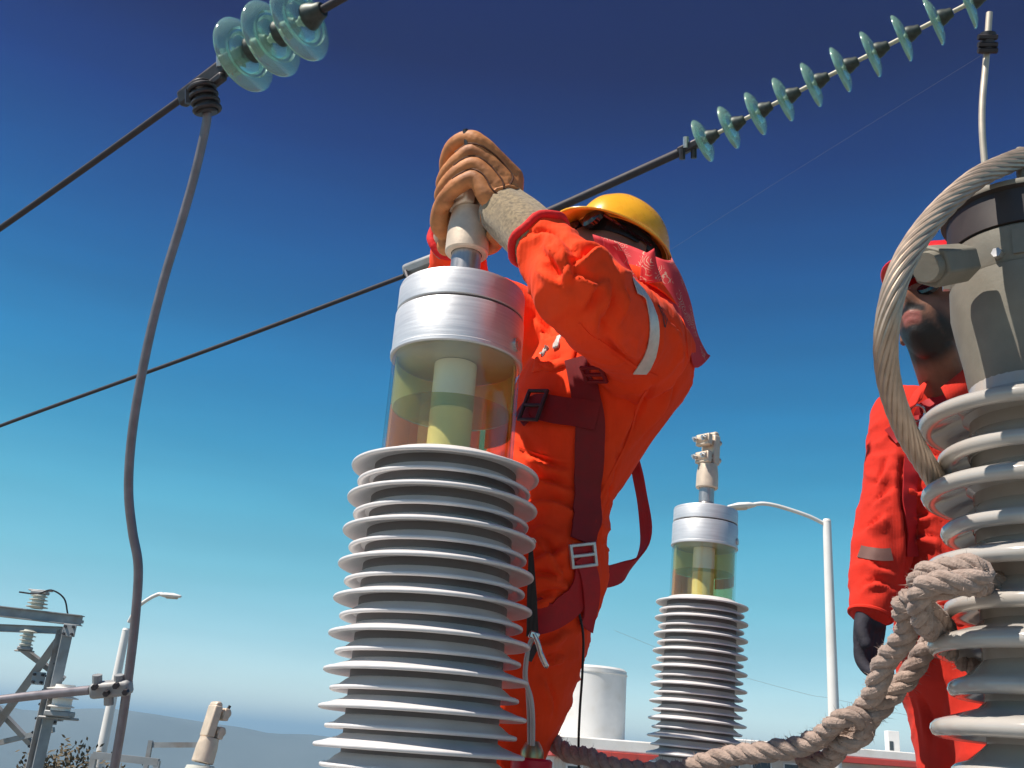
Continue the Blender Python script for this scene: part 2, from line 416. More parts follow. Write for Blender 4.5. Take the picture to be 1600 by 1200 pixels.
def band(bm, tree, c, axis, width, off=0.003, a0=0, a1=360, rmax=0.3, steps=40, hint=None, thick=0.002):
    """tape wrapped round a limb, found by casting rays at the cloth"""
    m = frame_mtx(c, axis, hint); rows = []
    for i in range(steps + 1):
        a = R(a0 + (a1 - a0) * i / steps); row = []
        d = (m.to_3x3() @ Vector((math.cos(a), math.sin(a), 0))).normalized()
        rr = []
        for k in (-0.5, -0.17, 0.17, 0.5):
            o_ = Vector(c) + Vector(axis).normalized() * (k * width)
            h = tree.ray_cast(o_ + d * rmax, -d, rmax * 1.2)
            rr.append((o_, (rmax - h[3]) if h[0] is not None else 0.06))
        for o_, r in rr: row.append(o_ + d * (r + off))
        for o_, r in rr[::-1]: row.append(o_ + d * (r + off - thick))
        rows.append([bm.verts.new(p) for p in row])
    n = len(rows[0])
    for a, b in zip(rows[:-1], rows[1:]):
        for k in range(n): bm.faces.new((a[k], a[(k + 1) % n], b[(k + 1) % n], b[k]))
    if abs(a1 - a0) < 359: bm.faces.new(rows[0]); bm.faces.new(rows[-1])

# ------------------------------------------------------------------ ground, hills, platform
def terrain(x, y):
    r = math.hypot(x, y)
    if r < 58: return 0.0
    z = -0.060 * (min(r, 1900) - 58) * (1 - math.exp(-(r - 58) / 4))
    return z + min(1, (r - 58) / 400) * (10 * noise.noise(Vector((x, y, 0)) * 0.004) + 4 * noise.noise(Vector((x, y, 3)) * 0.015))
bm = bmesh.new(); prev = None
radii = [0, 12, 25, 40, 52, 58, 60, 62, 65, 70, 80, 95, 120, 160, 220, 300, 400, 520, 660, 820, 1000, 1250, 1500, 1800, 2150, 2500, 2900, 3300, 4200, 6000, 8400]
for r in radii:
    if r == 0: prev = [bm.verts.new((0, 0, 0))]; continue
    cur = [bm.verts.new((r * math.cos(2 * math.pi * k / 180), r * math.sin(2 * math.pi * k / 180), terrain(r * math.cos(2 * math.pi * k / 180), r * math.sin(2 * math.pi * k / 180)))) for k in range(180)]
    for k in range(180):
        k2 = (k + 1) % 180
        if len(prev) == 1: bm.faces.new((prev[0], cur[k], cur[k2]))
        else: bm.faces.new((prev[k], cur[k], cur[k2], prev[k2]))
    prev = cur
g = obj('ground', bm, m_ground); tag(g, kind='structure')

def hills(name, D, u0, u1, prof, depth):
    bm = bmesh.new(); rows = []
    n = 160
    for i in range(n + 1):
        f = i / n; u = u0 + (u1 - u0) * f
        az = math.atan2((u - 800) / FPX, 1.0)
        h = np.interp(u, [p[0] for p in prof], [p[1] for p in prof])
        row = []
        for k in range(13):
            t = k / 12
            dist = D + (t - 0.5) * depth
            hh = (h + 110) * math.sin(math.pi * t) ** 1.2 * (0.8 + 0.2 * math.cos(t * 3))
            x, y = math.sin(az) * dist, math.cos(az) * dist
            hh *= 1 + 0.05 * noise.noise(Vector((x, y, 0)) * 0.004) + 0.025 * noise.noise(Vector((x, y, 5)) * 0.015)
            row.append(bm.verts.new((x, y, -110 + hh)))
        rows.append(row)
    for a, b in zip(rows[:-1], rows[1:]):
        for k in range(12): bm.faces.new((a[k], a[k + 1], b[k + 1], b[k]))
    return tag(obj(name, bm, m_hill), kind='structure')
hills('hills', 1700, -900, 2500, [(-900, 70), (-300, 66), (0, 55), (120, 44), (260, 56), (330, 46), (480, 32), (620, 35), (900, 25), (1200, 45), (1400, 78), (1700, 92), (2500, 60)], 700)

hz = bpy.data.materials.new('haze_air'); hz.use_nodes = True; hn = hz.node_tree.nodes; hn.remove(hn['Principled BSDF'])
pv = hn.new('ShaderNodeVolumePrincipled'); pv.inputs['Color'].default_value = (0.44, 0.73, 1.0, 1); pv.inputs['Density'].default_value = 0.00048; pv.inputs['Anisotropy'].default_value = 0.1
hz.node_tree.links.new(pv.outputs[0], hn['Material Output'].inputs['Volume'])
bm = bmesh.new(); box(bm, (17600, 17600, 270), Matrix.Translation((0, 0, -20))); tag(obj('haze', bm, hz, smooth=False), kind='stuff')

DECK = 2.45
bm = bmesh.new(); box(bm, (5.0, 4.2, 0.10), Matrix.Translation((0.3, 2.5, DECK - 0.05)))
tag(obj('work_platform', bm, m_deck), kind='structure')
bm = bmesh.new()
for x in (-2.0, 0.3, 2.6):
    for y in (0.7, 4.3): bar(bm, (x, y, 0), (x, y, DECK - 0.10), 0.12, 0.12)
tag(obj('platform_supports', bm, m_gsteel), kind='structure')

# ------------------------------------------------------------------ cable terminations
RL, RS, RC = 0.148, 0.136, 0.112       # large shed, small shed, core radii
CAPR = 0.106
def cable_termination(name, label):
    """origin at the top of the aluminium lid, axis down -Z"""
    t = empty(name, (0, 0, 0), label, 'cable termination', 'cable terminations with sight glasses')
    r = CAPR
    lathe_obj('lid', [(0, 0.0), (0.05, 0.001), (r - 0.007, 0.0), (r - 0.0015, -0.002), (r, -0.007), (r, -0.0465), (r - 0.001, -0.048), (0, -0.048)], m_alu, t, 72)
    lathe_obj('gasket', [(0, -0.0481), (r - 0.006, -0.0481), (r - 0.006, -0.0525), (0, -0.0525)], m_groove, t, 48)
    lathe_obj('collar', [(0, -0.0526), (r + 0.0005, -0.0526), (r + 0.0015, -0.055), (r + 0.0015, -0.121), (r + 0.003, -0.1225), (r + 0.003, -0.128), (r + 0.001, -0.130), (0, -0.130)], m_alu, t, 72)
    # sight tube: air above, oil below
    g0, g1, oz = -0.1302, -0.302, -0.212
    ro, ri = r - 0.001, r - 0.006
    lathe_obj('sight_tube', [(ro, g0), (ro, g1), (ri, g1), (ri, g0)], m_glass, t, 72, closed=True)
    lathe_obj('oil', [(0, oz), (ri - 0.0050, oz), (ri - 0.0050, g1 + 0.001), (0, g1 + 0.001)], m_oil, t, 64)
    def screen(nm, a0, a1, zt_, zb_, m_):     # curved sheet standing against the far wall of the tube
        bm = bmesh.new(); rows = []
        for i in range(25):
            a_ = R(a0 + (a1 - a0) * i / 24); rows.append([bm.verts.new((math.cos(a_) * q, math.sin(a_) * q, z_)) for q, z_ in ((ri - .001, zt_), (ri - .001, zb_), (ri - .003, zb_), (ri - .003, zt_))])
        for a_, b_ in zip(rows[:-1], rows[1:]):
            for k in range(4): bm.faces.new((a_[k], a_[(k + 1) % 4], b_[(k + 1) % 4], b_[k]))
        bm.faces.new(rows[0]); bm.faces.new(rows[-1]); obj(nm, bm, m_, t, sharp=30)
    screen('rear_screen', -12, 192, g0 - .0008, oz + .001, m_liner)
    screen('added_amber_sheet', 62, 192, oz - .0005, g1 + .002, m_amber)  # added sheets; their amber stands in for colour refracted through the oil
    screen('added_amber_sheet', -12, 55, oz - .0005, oz - .034, m_amber)
    lathe_obj('inner_tube', [(0.035, g0 - 0.0005), (0.035, g1 + 0.002)], m_cream, t, 40)
    lathe_obj('base_ring', [(0, g1), (r - 0.001, g1), (r - 0.001, g1 - 0.008), (0, g1 - 0.008)], m_alu, t, 48)
    # stud
    lathe_obj('stud', [(0.040, 0.0005), (0.040, 0.008), (0.034, 0.012), (0.026, 0.020), (0.0245, 0.026), (0.0255, 0.026), (0.0255, 0.084), (0.0235, 0.087), (0.0235, 0.105), (0, 0.105)], m_stud, t, 40)
    b = bmesh.new(); cyl(b, (0, 0, -0.003), (0, 0, 0.004), 0.011, 0.011, 16); cyl(b, (0, 0, 0.0041), (0, 0, 0.0046), 0.006, 0.006, 6)
    bo = obj('vent_plug', b, m_bolt, t); bo.matrix_local = frame_mtx(Vector((math.cos(R(-27)), math.sin(R(-27)), 0)) * (r + 0.002) + Vector((0, 0, -0.106)), (math.cos(R(-27)), math.sin(R(-27)), 0))
    # sheds
    z0, pitch, npair = g1 - 0.013, 0.0515, 16
    def shed_prof(rr, th):
        return [(RC - 0.004, th + 0.012), (RC + 0.003, th + 0.0075), (rr - 0.012, th + 0.0002), (rr - 0.004, 0.0022), (rr - 0.0008, 0.0008), (rr, -0.0012), (rr - 0.0006, -0.0036),
                (rr - 0.003, -0.0048), (rr - 0.008, -0.0036), (RC + 0.006, 0.0035), (RC - 0.004, 0.0)]
    first = {}
    for i in range(npair):
        for j, (rr, th) in enumerate(((RL, 0.004), (RS, 0.004))):
            z = z0 - pitch * (i + 0.5 * j)
            if j in first: o = first[j].copy(); C.objects.link(o); o.parent = t
            else: o = lathe_obj('shed', shed_prof(rr, th), m_shed, t, 72, sharp=50, closed=True); first[j] = o
            o.location = (0, 0, z); o.scale = (1 + .0038 * i, 1 + .0038 * i, 1)
    zb = z0 - pitch * npair
    lathe_obj('core', [(0, g1 - 0.0085), (RC, g1 - 0.0085), (RC, zb), (0, zb)], m_core, t, 64)
    lathe_obj('base_flange', [(0, zb - 0.0005), (RC + 0.03, zb - 0.0005), (RC + 0.03, zb - 0.03), (RC + 0.005, zb - 0.032), (RC + 0.005, zb - 0.12), (RC + 0.05, zb - 0.122), (RC + 0.05, zb - 0.14), (0, zb - 0.14)], m_alu, t, 48)
    return t, zb - 0.14

def clamp(name, label):
    """terminal clamp for a stud: barrel below, two bolted jaws above; origin at the barrel's lower rim"""
    t = empty(name, (0, 0, 0), label, 'terminal clamp', 'terminal clamps screwed on the studs')
    lathe_obj('barrel', [(0.0265, 0.0), (0.035, 0.0), (0.0372, 0.003), (0.0365, 0.050), (0.033, 0.075), (0.0325, 0.082), (0, 0.082), ], m_brass, t, 40)
    lathe_obj('bore', [(0.0266, 0.0), (0.0266, 0.03), (0, 0.03)], m_groove, t, 32)
    b = bmesh.new(); box(b, (0.030, 0.060, 0.105), Matrix.Translation((0.012, 0, 0.1345)))
    cyl(b, (0.012, -0.026, 0.187), (0.012, 0.026, 0.187), 0.014, 0.014, 20)
    obj('back_jaw', b, m_brass, t, bevel=0.005)
    for zz in (0.103, 0.165):
        b = bmesh.new(); box(b, (0.022, 0.058, 0.040), Matrix.Translation((-0.024, 0, zz)))
        cyl(b, (-0.026, -0.024, zz + 0.004), (-0.026, 0.024, zz + 0.004), 0.017, 0.017, 18)
        k = obj('front_jaw', b, m_brass, t, bevel=0.004)
        for sy in (-1, 1):
            b = bmesh.new(); cyl(b, (-0.060, 0.019 * sy, zz), (0.034, 0.019 * sy, zz), 0.005, 0.005, 12)
            cyl(b, (-0.051, 0.019 * sy, zz), (-0.043, 0.019 * sy, zz), 0.010, 0.010, 6)
            cyl(b, (0.0275, 0.019 * sy, zz), (0.036, 0.019 * sy, zz), 0.010, 0.010, 6)
            obj('bolt', b, m_bolt, k, sharp=30)
    return t

def axis_rot(top_px, bot_px, d_top):
    """upright axis whose picture runs from top_px to bot_px"""
    a = P(*top_px, d_top)
    # find the depth of the lower point so that it lies below the upper one in the plane facing the camera
    lo, hi = d_top * 0.7, d_top * 1.1
    h = Vector((a.x, a.y, 0)).normalized()
    for _ in range(50):
        mid = (lo + hi) / 2; b = P(*bot_px, mid)
        if (b - a).dot(h) > 0: hi = mid
        else: lo = mid
    return a, (a - b).normalized()

NEAR_D = 1.70
a, ax = axis_rot((723, 459), (656, 1165), NEAR_D)
near, zbot = cable_termination('cable_termination', 'large grey ribbed cable termination whose top the yellow-hatted worker grips')
near.matrix_world = frame_mtx(a, ax, (1, 0, 0)); NEAR_M = near.matrix_world.copy()
t2 = clamp('terminal_clamp', 'bronze terminal clamp gripped by leather gloves above the nearest termination')
t2.matrix_world = NEAR_M @ Matrix.Translation((0, 0, 0.074)) @ Matrix.Rotation(R(40), 4, 'Z')
a2, ax2 = axis_rot((1103, 797), (1087, 1175), 3.36)
far = copy_tree(near); far.matrix_world = frame_mtx(a2, ax2, (1, 0, 0))
far['label'] = 'smaller looking cable termination standing alone before the pale street lamp, bronze clamp on top'
t3 = copy_tree(t2); t3['label'] = 'bronze terminal clamp with open jaws on top of the lone far termination'
for jw in t2.children:
    for b_ in list(jw.children): bpy.data.objects.remove(b_)
t3.matrix_world = far.matrix_world @ Matrix.Translation((0, 0, 0.074)) @ Matrix.Rotation(R(38), 4, 'Z')
bm = bmesh.new(); m_i = t2.matrix_world.inverted(); cyl(bm, m_i @ P(733, 240, 1.72), m_i @ P(727, 203, 1.73), .0062, .0050, 10); obj('stud_end', bm, m_black, t2)
# support pedestals reach the deck or the ground
def pedestal(mw, floor, label):
    p = mw @ Vector((0, 0, zbot)); h = p.z - floor
    if h < 0.03: return
    t = empty('steel_pedestal', (p.x, p.y, floor), label, 'pedestal')
    bm = bmesh.new(); box(bm, (0.5, 0.5, 0.02), Matrix.Translation((0, 0, h - 0.011))); obj('top_plate', bm, m_gsteel, t, bevel=0.003)
    for sx in (-1, 1):
        for sy in (-1, 1):
            bm = bmesh.new(); bar(bm, (sx * 0.2, sy * 0.2, 0), (sx * 0.2, sy * 0.2, h - 0.0215), 0.07, 0.07); obj('leg', bm, m_gsteel, t)
pedestal(NEAR_M, 0 if (NEAR_M @ Vector((0, 0, zbot))).z < DECK else DECK, 'galvanised steel stand under the nearest cable termination')
pedestal(far.matrix_world, 0 if (far.matrix_world @ Vector((0, 0, zbot))).z < DECK else DECK, 'galvanised steel stand under the lone far cable termination')

# ------------------------------------------------------------------ worker on the left
def head_bm(bm, c, face, top, s=1.0):
    """head with brow, sockets, nose, lips, chin and ears; c = centre of skull"""
    f = Vector(face).normalized(); t = (Vector(top) - f * Vector(top).dot(f)).normalized(); l = t.cross(f)
    n, mlat = 56, 44; vs = []
    def gauss(y, z, y0, z0, sy, sz): return math.exp(-((y - y0) / sy) ** 2 - ((z - z0) / sz) ** 2)
    for i in range(mlat + 1):
        th = math.pi * i / mlat; row = []
        for k in range(n):
            ph = 2 * math.pi * k / n
            x, y, z = math.sin(th) * math.cos(ph), math.sin(th) * math.sin(ph), math.cos(th)
            X, Y, Zz = x * 0.097, y * 0.076, z * 0.118
            if z < 0:
                X *= 1 - 0.20 * z * z if x > 0 else 1 - 0.45 * z * z
                Y *= 1 - 0.30 * z * z
                if x > 0: X += 0.012 * (-z) * x
            if x > 0.05:
                w_ = min(1, x * 1.6)
                d = 0.024 * gauss(Y, Zz, 0, -0.030, 0.013, 0.016) + 0.014 * gauss(Y, Zz, 0, -0.008, 0.009, 0.022)
                d += 0.008 * gauss(Y, Zz, 0, 0.022, 0.05, 0.012)
                d -= 0.011 * (gauss(Y, Zz, 0.032, 0.002, 0.015, 0.011) + gauss(Y, Zz, -0.032, 0.002, 0.015, 0.011))
                d += 0.006 * (gauss(Y, Zz, 0.032, 0.001, 0.010, 0.007) + gauss(Y, Zz, -0.032, 0.001, 0.010, 0.007))
                d += 0.008 * gauss(Y, Zz, 0, -0.062, 0.022, 0.006) + 0.008 * gauss(Y, Zz, 0, -0.075, 0.019, 0.006)
                d -= 0.004 * gauss(Y, Zz, 0, -0.0685, 0.022, 0.0025)
                d += 0.012 * gauss(Y, Zz, 0, -0.103, 0.022, 0.014)
                d += 0.006 * (gauss(Y, Zz, 0.045, -0.02, 0.016, 0.014) + gauss(Y, Zz, -0.045, -0.02, 0.016, 0.014))
                X += d * w_
            row.append(bm.verts.new(c + (f * X + l * Y + t * Zz) * s))
        vs.append(row)
    for a_, b_ in zip(vs[:-1], vs[1:]):
        for k in range(n):
            try: bm.faces.new((a_[k], a_[(k + 1) % n], b_[(k + 1) % n], b_[k]))
            except ValueError: pass
    for sg in (-1, 1):     # ears
        e = c + (l * sg * 0.078 - f * 0.008 - t * 0.012) * s
        loft(bm, [(e - t * 0.024 * s, f * 0.010 * s, l * 0.007 * s), (e, f * 0.017 * s, l * 0.010 * s), (e + t * 0.024 * s, f * 0.016 * s, l * 0.009 * s)], 12)

def hard_hat(parent, c, face, top, m, s=1.0, rim=0.0):
    """shell with crown ridges, rolled rim and a front peak; c = centre of the rim plane"""
    hat = bpy.data.objects.new('hard_hat', None); C.objects.link(hat); hat.parent = parent
    t = Vector(top).normalized(); f = (Vector(face) - t * Vector(face).dot(t)).normalized()
    hat.matrix_world = Matrix.Translation(c) @ frame_mtx(Vector((0, 0, 0)), t, f)
    A, B, H = 0.136 * s, 0.112 * s, 0.128 * s
    n = 64; bm = bmesh.new(); rows = []
    for i in range(15):
        th = (math.pi / 2) * i / 14; row = []
        for k in range(n):
            a = 2 * math.pi * k / n
            rr = math.cos(th) ** 0.78; z = H * math.sin(th) ** 0.95
            y = B * rr * math.sin(a)
            ridge = 0.004 * s * math.exp(-(y / 0.012) ** 2) * math.sin(th) + 0.0026 * s * (math.exp(-((y - 0.038) / 0.009) ** 2) + math.exp(-((y + 0.038) / 0.009) ** 2)) * math.sin(th)
            row.append(bm.verts.new((A * rr * math.cos(a), y, z + ridge)))
        rows.append(row)
    for a_, b_ in zip(rows[:-1], rows[1:]):
        for k in range(n): bm.faces.new((a_[k], a_[(k + 1) % n], b_[(k + 1) % n], b_[k]))
    sh = obj('shell', bm, m, hat)
    md = sh.modifiers.new('t', 'SOLIDIFY'); md.thickness = 0.003; md.offset = -1
    bm = bmesh.new(); inn, mid, out = [], [], []
    for k in range(n):
        a = 2 * math.pi * k / n; ca, sa = math.cos(a), math.sin(a)
        pk = max(0, ca) ** 2.2
        w_ = 0.010 * s + 0.052 * s * pk
        def ring(e, z): return bm.verts.new(((A + e) * ca, (B + e * (0.9 if pk else 1)) * sa, z))
        drop = -0.016 * s * pk
        inn.append(ring(-0.001, 0.004)); mid.append(ring(w_ * 0.55, 0.001 + drop * 0.35)); out.append(ring(w_, -0.004 + drop))
    for a_, b_ in ((inn, mid), (mid, out)):
        for k in range(n): bm.faces.new((a_[k], a_[(k + 1) % n], b_[(k + 1) % n], b_[k]))
    br = obj('brim', bm, m, hat); md = br.modifiers.new('t', 'SOLIDIFY'); md.thickness = 0.0045; md.offset = 0
    b2 = bmesh.new()
    ringp = [Vector(((A - 0.014) * math.cos(2 * math.pi * k / 40), (B - 0.014) * math.sin(2 * math.pi * k / 40), -0.012)) for k in range(41)]
    for a_, b_ in zip(ringp[:-1], ringp[1:]): bar(b2, a_, b_, 0.0025, 0.028, (b_ - a_).cross(Z))
    obj('sweatband', b2, m_black, hat)
    return hat

def glove_mesh(parts_fn, voxel=0.0032, sm=3):
    b = bmesh.new(); parts_fn(b); return remesh(b, voxel, sm)

f1 = Vector((-0.82, -0.57, 0)).normalized(); l1 = Vector((0.57, -0.82, 0)).normalized()   # facing, towards his near (left) side
D1 = 0.0
def ring1(u, v, d, rl, rf, tilt=0.0):
    return (P(u, v, d), l1 * rl, (f1 + Z * tilt).normalized() * rf)
SH_N, EL_N, WR_N = P(1002, 540, 1.76), P(916, 462, 1.55), P(848, 382, 1.62)
SH_F, EL_F, WR_F = P(845, 530, 2.06), P(716, 458, 1.98), P(716, 378, 1.86)
KN_N, KN_F = P(777, 1185, 1.76), P(722, 1190, 1.92)
HP_N, HP_F = P(846, 925, 1.80), P(775, 925, 1.95)
torso = [ring1(805, 960, 1.85, .155, .115), ring1(822, 890, 1.87, .168, .125), ring1(842, 785, 1.90, .158, .112), ring1(884, 700, 1.92, .178, .130),
         ring1(938, 605, 1.95, .195, .145, .1), ring1(958, 552, 1.95, .178, .125, .2), ring1(972, 508, 1.94, .105, .090, .25), ring1(982, 472, 1.93, .066, .064, .3)]
def body_bm(scale):
    b = bmesh.new()
    loft(b, [(c, x * scale, y * scale) for c, x, y in torso], 32)
    s = scale
    limb(b, [SH_N + (SH_F - SH_N) * 0.12 + Vector((0, 0, -0.02)), SH_N, (SH_N + EL_N) / 2, EL_N, (EL_N * 0.5 + WR_N * 0.5), WR_N], [.080 * s, .082 * s, .078 * s, .071 * s, .061 * s, .049 * s])
    limb(b, [SH_F + (SH_N - SH_F) * 0.12, SH_F, (SH_F + EL_F) / 2, EL_F, (EL_F + WR_F) / 2, WR_F], [.085 * s, .085 * s, .075 * s, .066 * s, .055 * s, .047 * s])
    for hp, kn in ((HP_N, KN_N), (HP_F, KN_F)):
        an = Vector((kn.x + 0.02, kn.y + 0.03, DECK + 0.10))
        limb(b, [hp + Vector((0, 0, 0.05)), hp * 0.5 + kn * 0.5, kn, kn * 0.5 + an * 0.5, an], [.118 * s, .100 * s, .080 * s, .074 * s, .066 * s])
    return b
root1 = None
HD1 = P(961, 400, 2.04)
pit = R(20); face1 = f1 * math.cos(pit) + Z * math.sin(pit); top1 = -f1 * math.sin(pit) + Z * math.cos(pit)
b = body_bm(0.72); head_bm(b, HD1, face1, top1, 0.88)
limb(b, [P(982, 500, 1.94), HD1 - top1 * 0.06 - face1 * 0.01], [.060, .055])
for kn in (KN_N, KN_F):
    limb(b, [Vector((kn.x + 0.02, kn.y + 0.03, DECK + 0.12)), Vector((kn.x + 0.02, kn.y + 0.03, DECK + 0.05))], [.04, .04])
me = remesh(b, 0.0042, 2, 0.4); me.name = 'person'
W1 = link('person', me, m_skin); tag(W1, 'worker in orange coverall and yellow hard hat reaching up with leather gloves', 'person', 'line workers in orange')
cov = remesh(body_bm(1.0), 0.0055, 5)
bones1 = [(SH_N, EL_N), (EL_N, WR_N), (SH_F, EL_F), (EL_F, WR_F), (P(815, 950, 1.86), P(850, 760, 1.9)), (P(850, 760, 1.9), P(950, 560, 1.95)), (HP_N, KN_N), (HP_F, KN_F), (KN_N, Vector((KN_N.x, KN_N.y, DECK))), (KN_F, Vector((KN_F.x, KN_F.y, DECK)))]
wrinkle(cov, bones1, 0.0042, 10.0, [(EL_N, .07), (SH_N, .08), (P(840, 800, 1.85), .10), (P(860, 900, 1.78), .09), (EL_F, .06), (P(840, 1020, 1.78), .08), ((EL_N + WR_N) / 2, .06)], 0.0085, 1.9)
def crease(me, lines, depth_guess=1.8):
    """individual cloth folds: a crisp ridge with a trough along one side, each following a line on the cloth"""
    tree = bvh_of(me); co = coords(me).astype(np.float64); nr = normals(me).astype(np.float64); dsp = np.zeros(len(co))
    for px, wd, ht in lines:
        wd *= .80; ht *= 1.35
        pts = [tree.ray_cast(CAM, (P(u, v, 1) - CAM).normalized(), 20)[0] for u, v in smooth_px(px)]
        pts = [p for p in pts if p is not None]
        if len(pts) < 3: continue
        n_ = len(pts); best = np.full(len(co), 9.0); sgn = np.zeros(len(co)); tp = np.zeros(len(co))
        for i in range(n_ - 1):
            a = np.array(pts[i]); d = np.array(pts[i + 1]) - a; L = (d ** 2).sum() + 1e-9
            t = np.clip(((co - a) @ d) / L, 0, 1); q = co - (a + t[:, None] * d); dist = np.linalg.norm(q, axis=1)
            side = np.sign((np.cross(d, nr) * q).sum(1)); m_ = dist < best
            best[m_] = dist[m_]; sgn[m_] = side[m_]; tp[m_] = ((i + t) / (n_ - 1))[m_]
        x = best / wd; fade = np.clip(np.sin(np.pi * np.clip(tp, 0.02, 0.98)), 0, 1) ** 0.6
        ridge = np.exp(-(x * np.where(sgn > 0, 0.8, 1.9)) ** 2) - 0.75 * np.exp(-((sgn * best / wd + 1.15) / 0.55) ** 2) * (best < 3 * wd)
        dsp += ht * ridge * fade
    co += nr * dsp[:, None]; me.vertices.foreach_set('co', co.astype(np.float32).ravel()); me.update()
def smooth_px(px):
    return [(p.x, p.y) for p in smooth_path([(u, v, 0) for u, v in px], 5)]
crease(cov, [
    ([(828, 372), (855, 372), (880, 385), (898, 408)], .011, .011), ([(846, 392), (862, 410), (874, 432)], .010, -.013),
    ([(868, 384), (884, 402), (890, 424), (884, 446)], .009, .010),
    ([(889, 424), (912, 408), (935, 396), (958, 414)], .010, .012), ([(886, 428), (905, 436), (925, 446), (945, 440)], .009, .011),
    ([(840, 420), (858, 432), (876, 452)], .009, .008), ([(925, 444), (918, 462), (908, 484)], .009, .009), ([(951, 448), (948, 470), (940, 500)], .010, .011),
    ([(975, 452), (976, 474), (970, 500)], .010, .010), ([(935, 470), (930, 500), (934, 525)], .012, .008), ([(998, 560), (975, 545), (955, 520)], .012, .009),
    ([(1040, 500), (1058, 530), (1066, 566)], .012, .009), ([(1050, 600), (1030, 640), (1000, 680)], .016, .010), ([(1010, 600), (985, 650), (965, 700)], .014, .009),
    ([(820, 712), (840, 722), (866, 734), (890, 738)], .010, .010), ([(818, 752), (845, 756), (875, 764), (896, 770)], .010, .011), ([(822, 790), (850, 786), (880, 794), (900, 806)], .011, .011),
    ([(830, 836), (848, 856), (866, 884), (882, 908)], .011, .012), ([(822, 880), (848, 874), (872, 866), (890, 850)], .011, .010), ([(826, 906), (850, 904), (872, 910), (890, 918)], .010, .011),
    ([(832, 946), (850, 938), (870, 930)], .010, .010), ([(840, 1010), (862, 1004), (884, 990)], .010, .009), ([(850, 1040), (866, 1030), (882, 1030)], .009, .009), ([(845, 1060), (858, 1090), (860, 1120)], .010, .008),
    ([(935, 790), (930, 830), (936, 880)], .010, .009), ([(960, 720), (945, 760), (940, 800)], .013, .010), ([(840, 560), (856, 570), (880, 566)], .010, .008), ([(836, 500), (850, 520), (856, 545)], .009, .009),
])
cov.name = 'coverall'; COV1 = link('coverall', cov, m_orange, W1)
T1 = bvh_of(cov)
for nm, w_ in (('sleeve_cuff', (WR_N, EL_N)), ('sleeve_cuff', (WR_F, EL_F))):
    bm = bmesh.new(); d = (w_[0] - w_[1]).normalized()
    fr = frame_mtx(w_[0] + d * 0.012, d)
    pts = [fr @ Vector((0.051 * math.cos(2 * math.pi * k / 36), 0.051 * math.sin(2 * math.pi * k / 36), 0.003 * math.sin(k))) for k in range(37)]
    sweep(bm, pts, 0.0075, 10, False); obj(nm, bm, m_redcuff, COV1)
# emblem printed on the shoulder: triangular outline with three strokes
def emblem(tree, c_px, d, s, parent):
    c = P(*c_px, d); h = tree.ray_cast(CAM, (c - CAM).normalized(), 10)
    if h[0] is None: return
    n_ = h[1]; x = (RT - n_ * RT.dot(n_)).normalized(); y = n_.cross(x)
    bm = bmesh.new()
    def put(px, py):
        q = h[0] + x * px * s + y * py * s; k = tree.find_nearest(q); return k[0] + k[1] * 0.0022
    def stroke(p, q, w_):
        p = Vector(p); q = Vector(q); dd = (q - p).normalized(); nn = Vector((-dd.y, dd.x)) * w_
        steps = 8; rows = []
        for i in range(steps + 1):
            m_ = p.lerp(q, i / steps); rows.append((bm.verts.new(put(*(m_ + nn))), bm.verts.new(put(*(m_ - nn)))))
        for a_, b_ in zip(rows[:-1], rows[1:]): bm.faces.new((a_[0], a_[1], b_[1], b_[0]))
    for p, q in (((-1, .8), (1.0, .35)), ((1.0, .35), (0.35, -1)), ((0.35, -1), (-1, .8)), ((-.35, .45), (-.15, -.05)), ((0.05, .38), (0.2, -.3)), ((.35, .3), (.5, -.15))): stroke(p, q, 0.07)
    obj('printed_emblem', bm, m_ink, parent)
emblem(T1, (1036, 494), 1.7, 0.017, COV1)
# chest pocket flap and pen tapes
def patch(tree, px, d, w_, h_, m, name, parent, off=0.003, rot=0.0):
    c = P(*px, d); hit = tree.ray_cast(CAM, (c - CAM).normalized(), 10)
    if hit[0] is None: return None
    n_ = hit[1]; x = (RT - n_ * RT.dot(n_)).normalized(); y = n_.cross(x)
    x, y = x * math.cos(rot) + y * math.sin(rot), y * math.cos(rot) - x * math.sin(rot)
    bm = bmesh.new(); nx, ny = 10, 8; g = []
    for i in range(nx + 1):
        g.append([])
        for j in range(ny + 1):
            q = hit[0] + x * (i / nx - .5) * w_ + y * (j / ny - .5) * h_; k = tree.find_nearest(q); g[-1].append(bm.verts.new(k[0] + k[1] * off))
    for i in range(nx):
        for j in range(ny): bm.faces.new((g[i][j], g[i + 1][j], g[i + 1][j + 1], g[i][j + 1]))
    o = obj(name, bm, m, parent); md = o.modifiers.new('t', 'SOLIDIFY'); md.thickness = off * 0.8; md.offset = 1
    return o
patch(T1, (874, 536), 1.85, 0.012, 0.030, m_refl, 'reflective_tab', COV1, 0.008, R(-35))
patch(T1, (854, 551), 1.85, 0.009, 0.020, m_refl, 'reflective_tab', COV1, 0.008, R(-50))
patch(T1, (868, 548), 1.85, 0.105, 0.075, m_orange, 'chest_pocket', COV1, 0.004, R(-12))

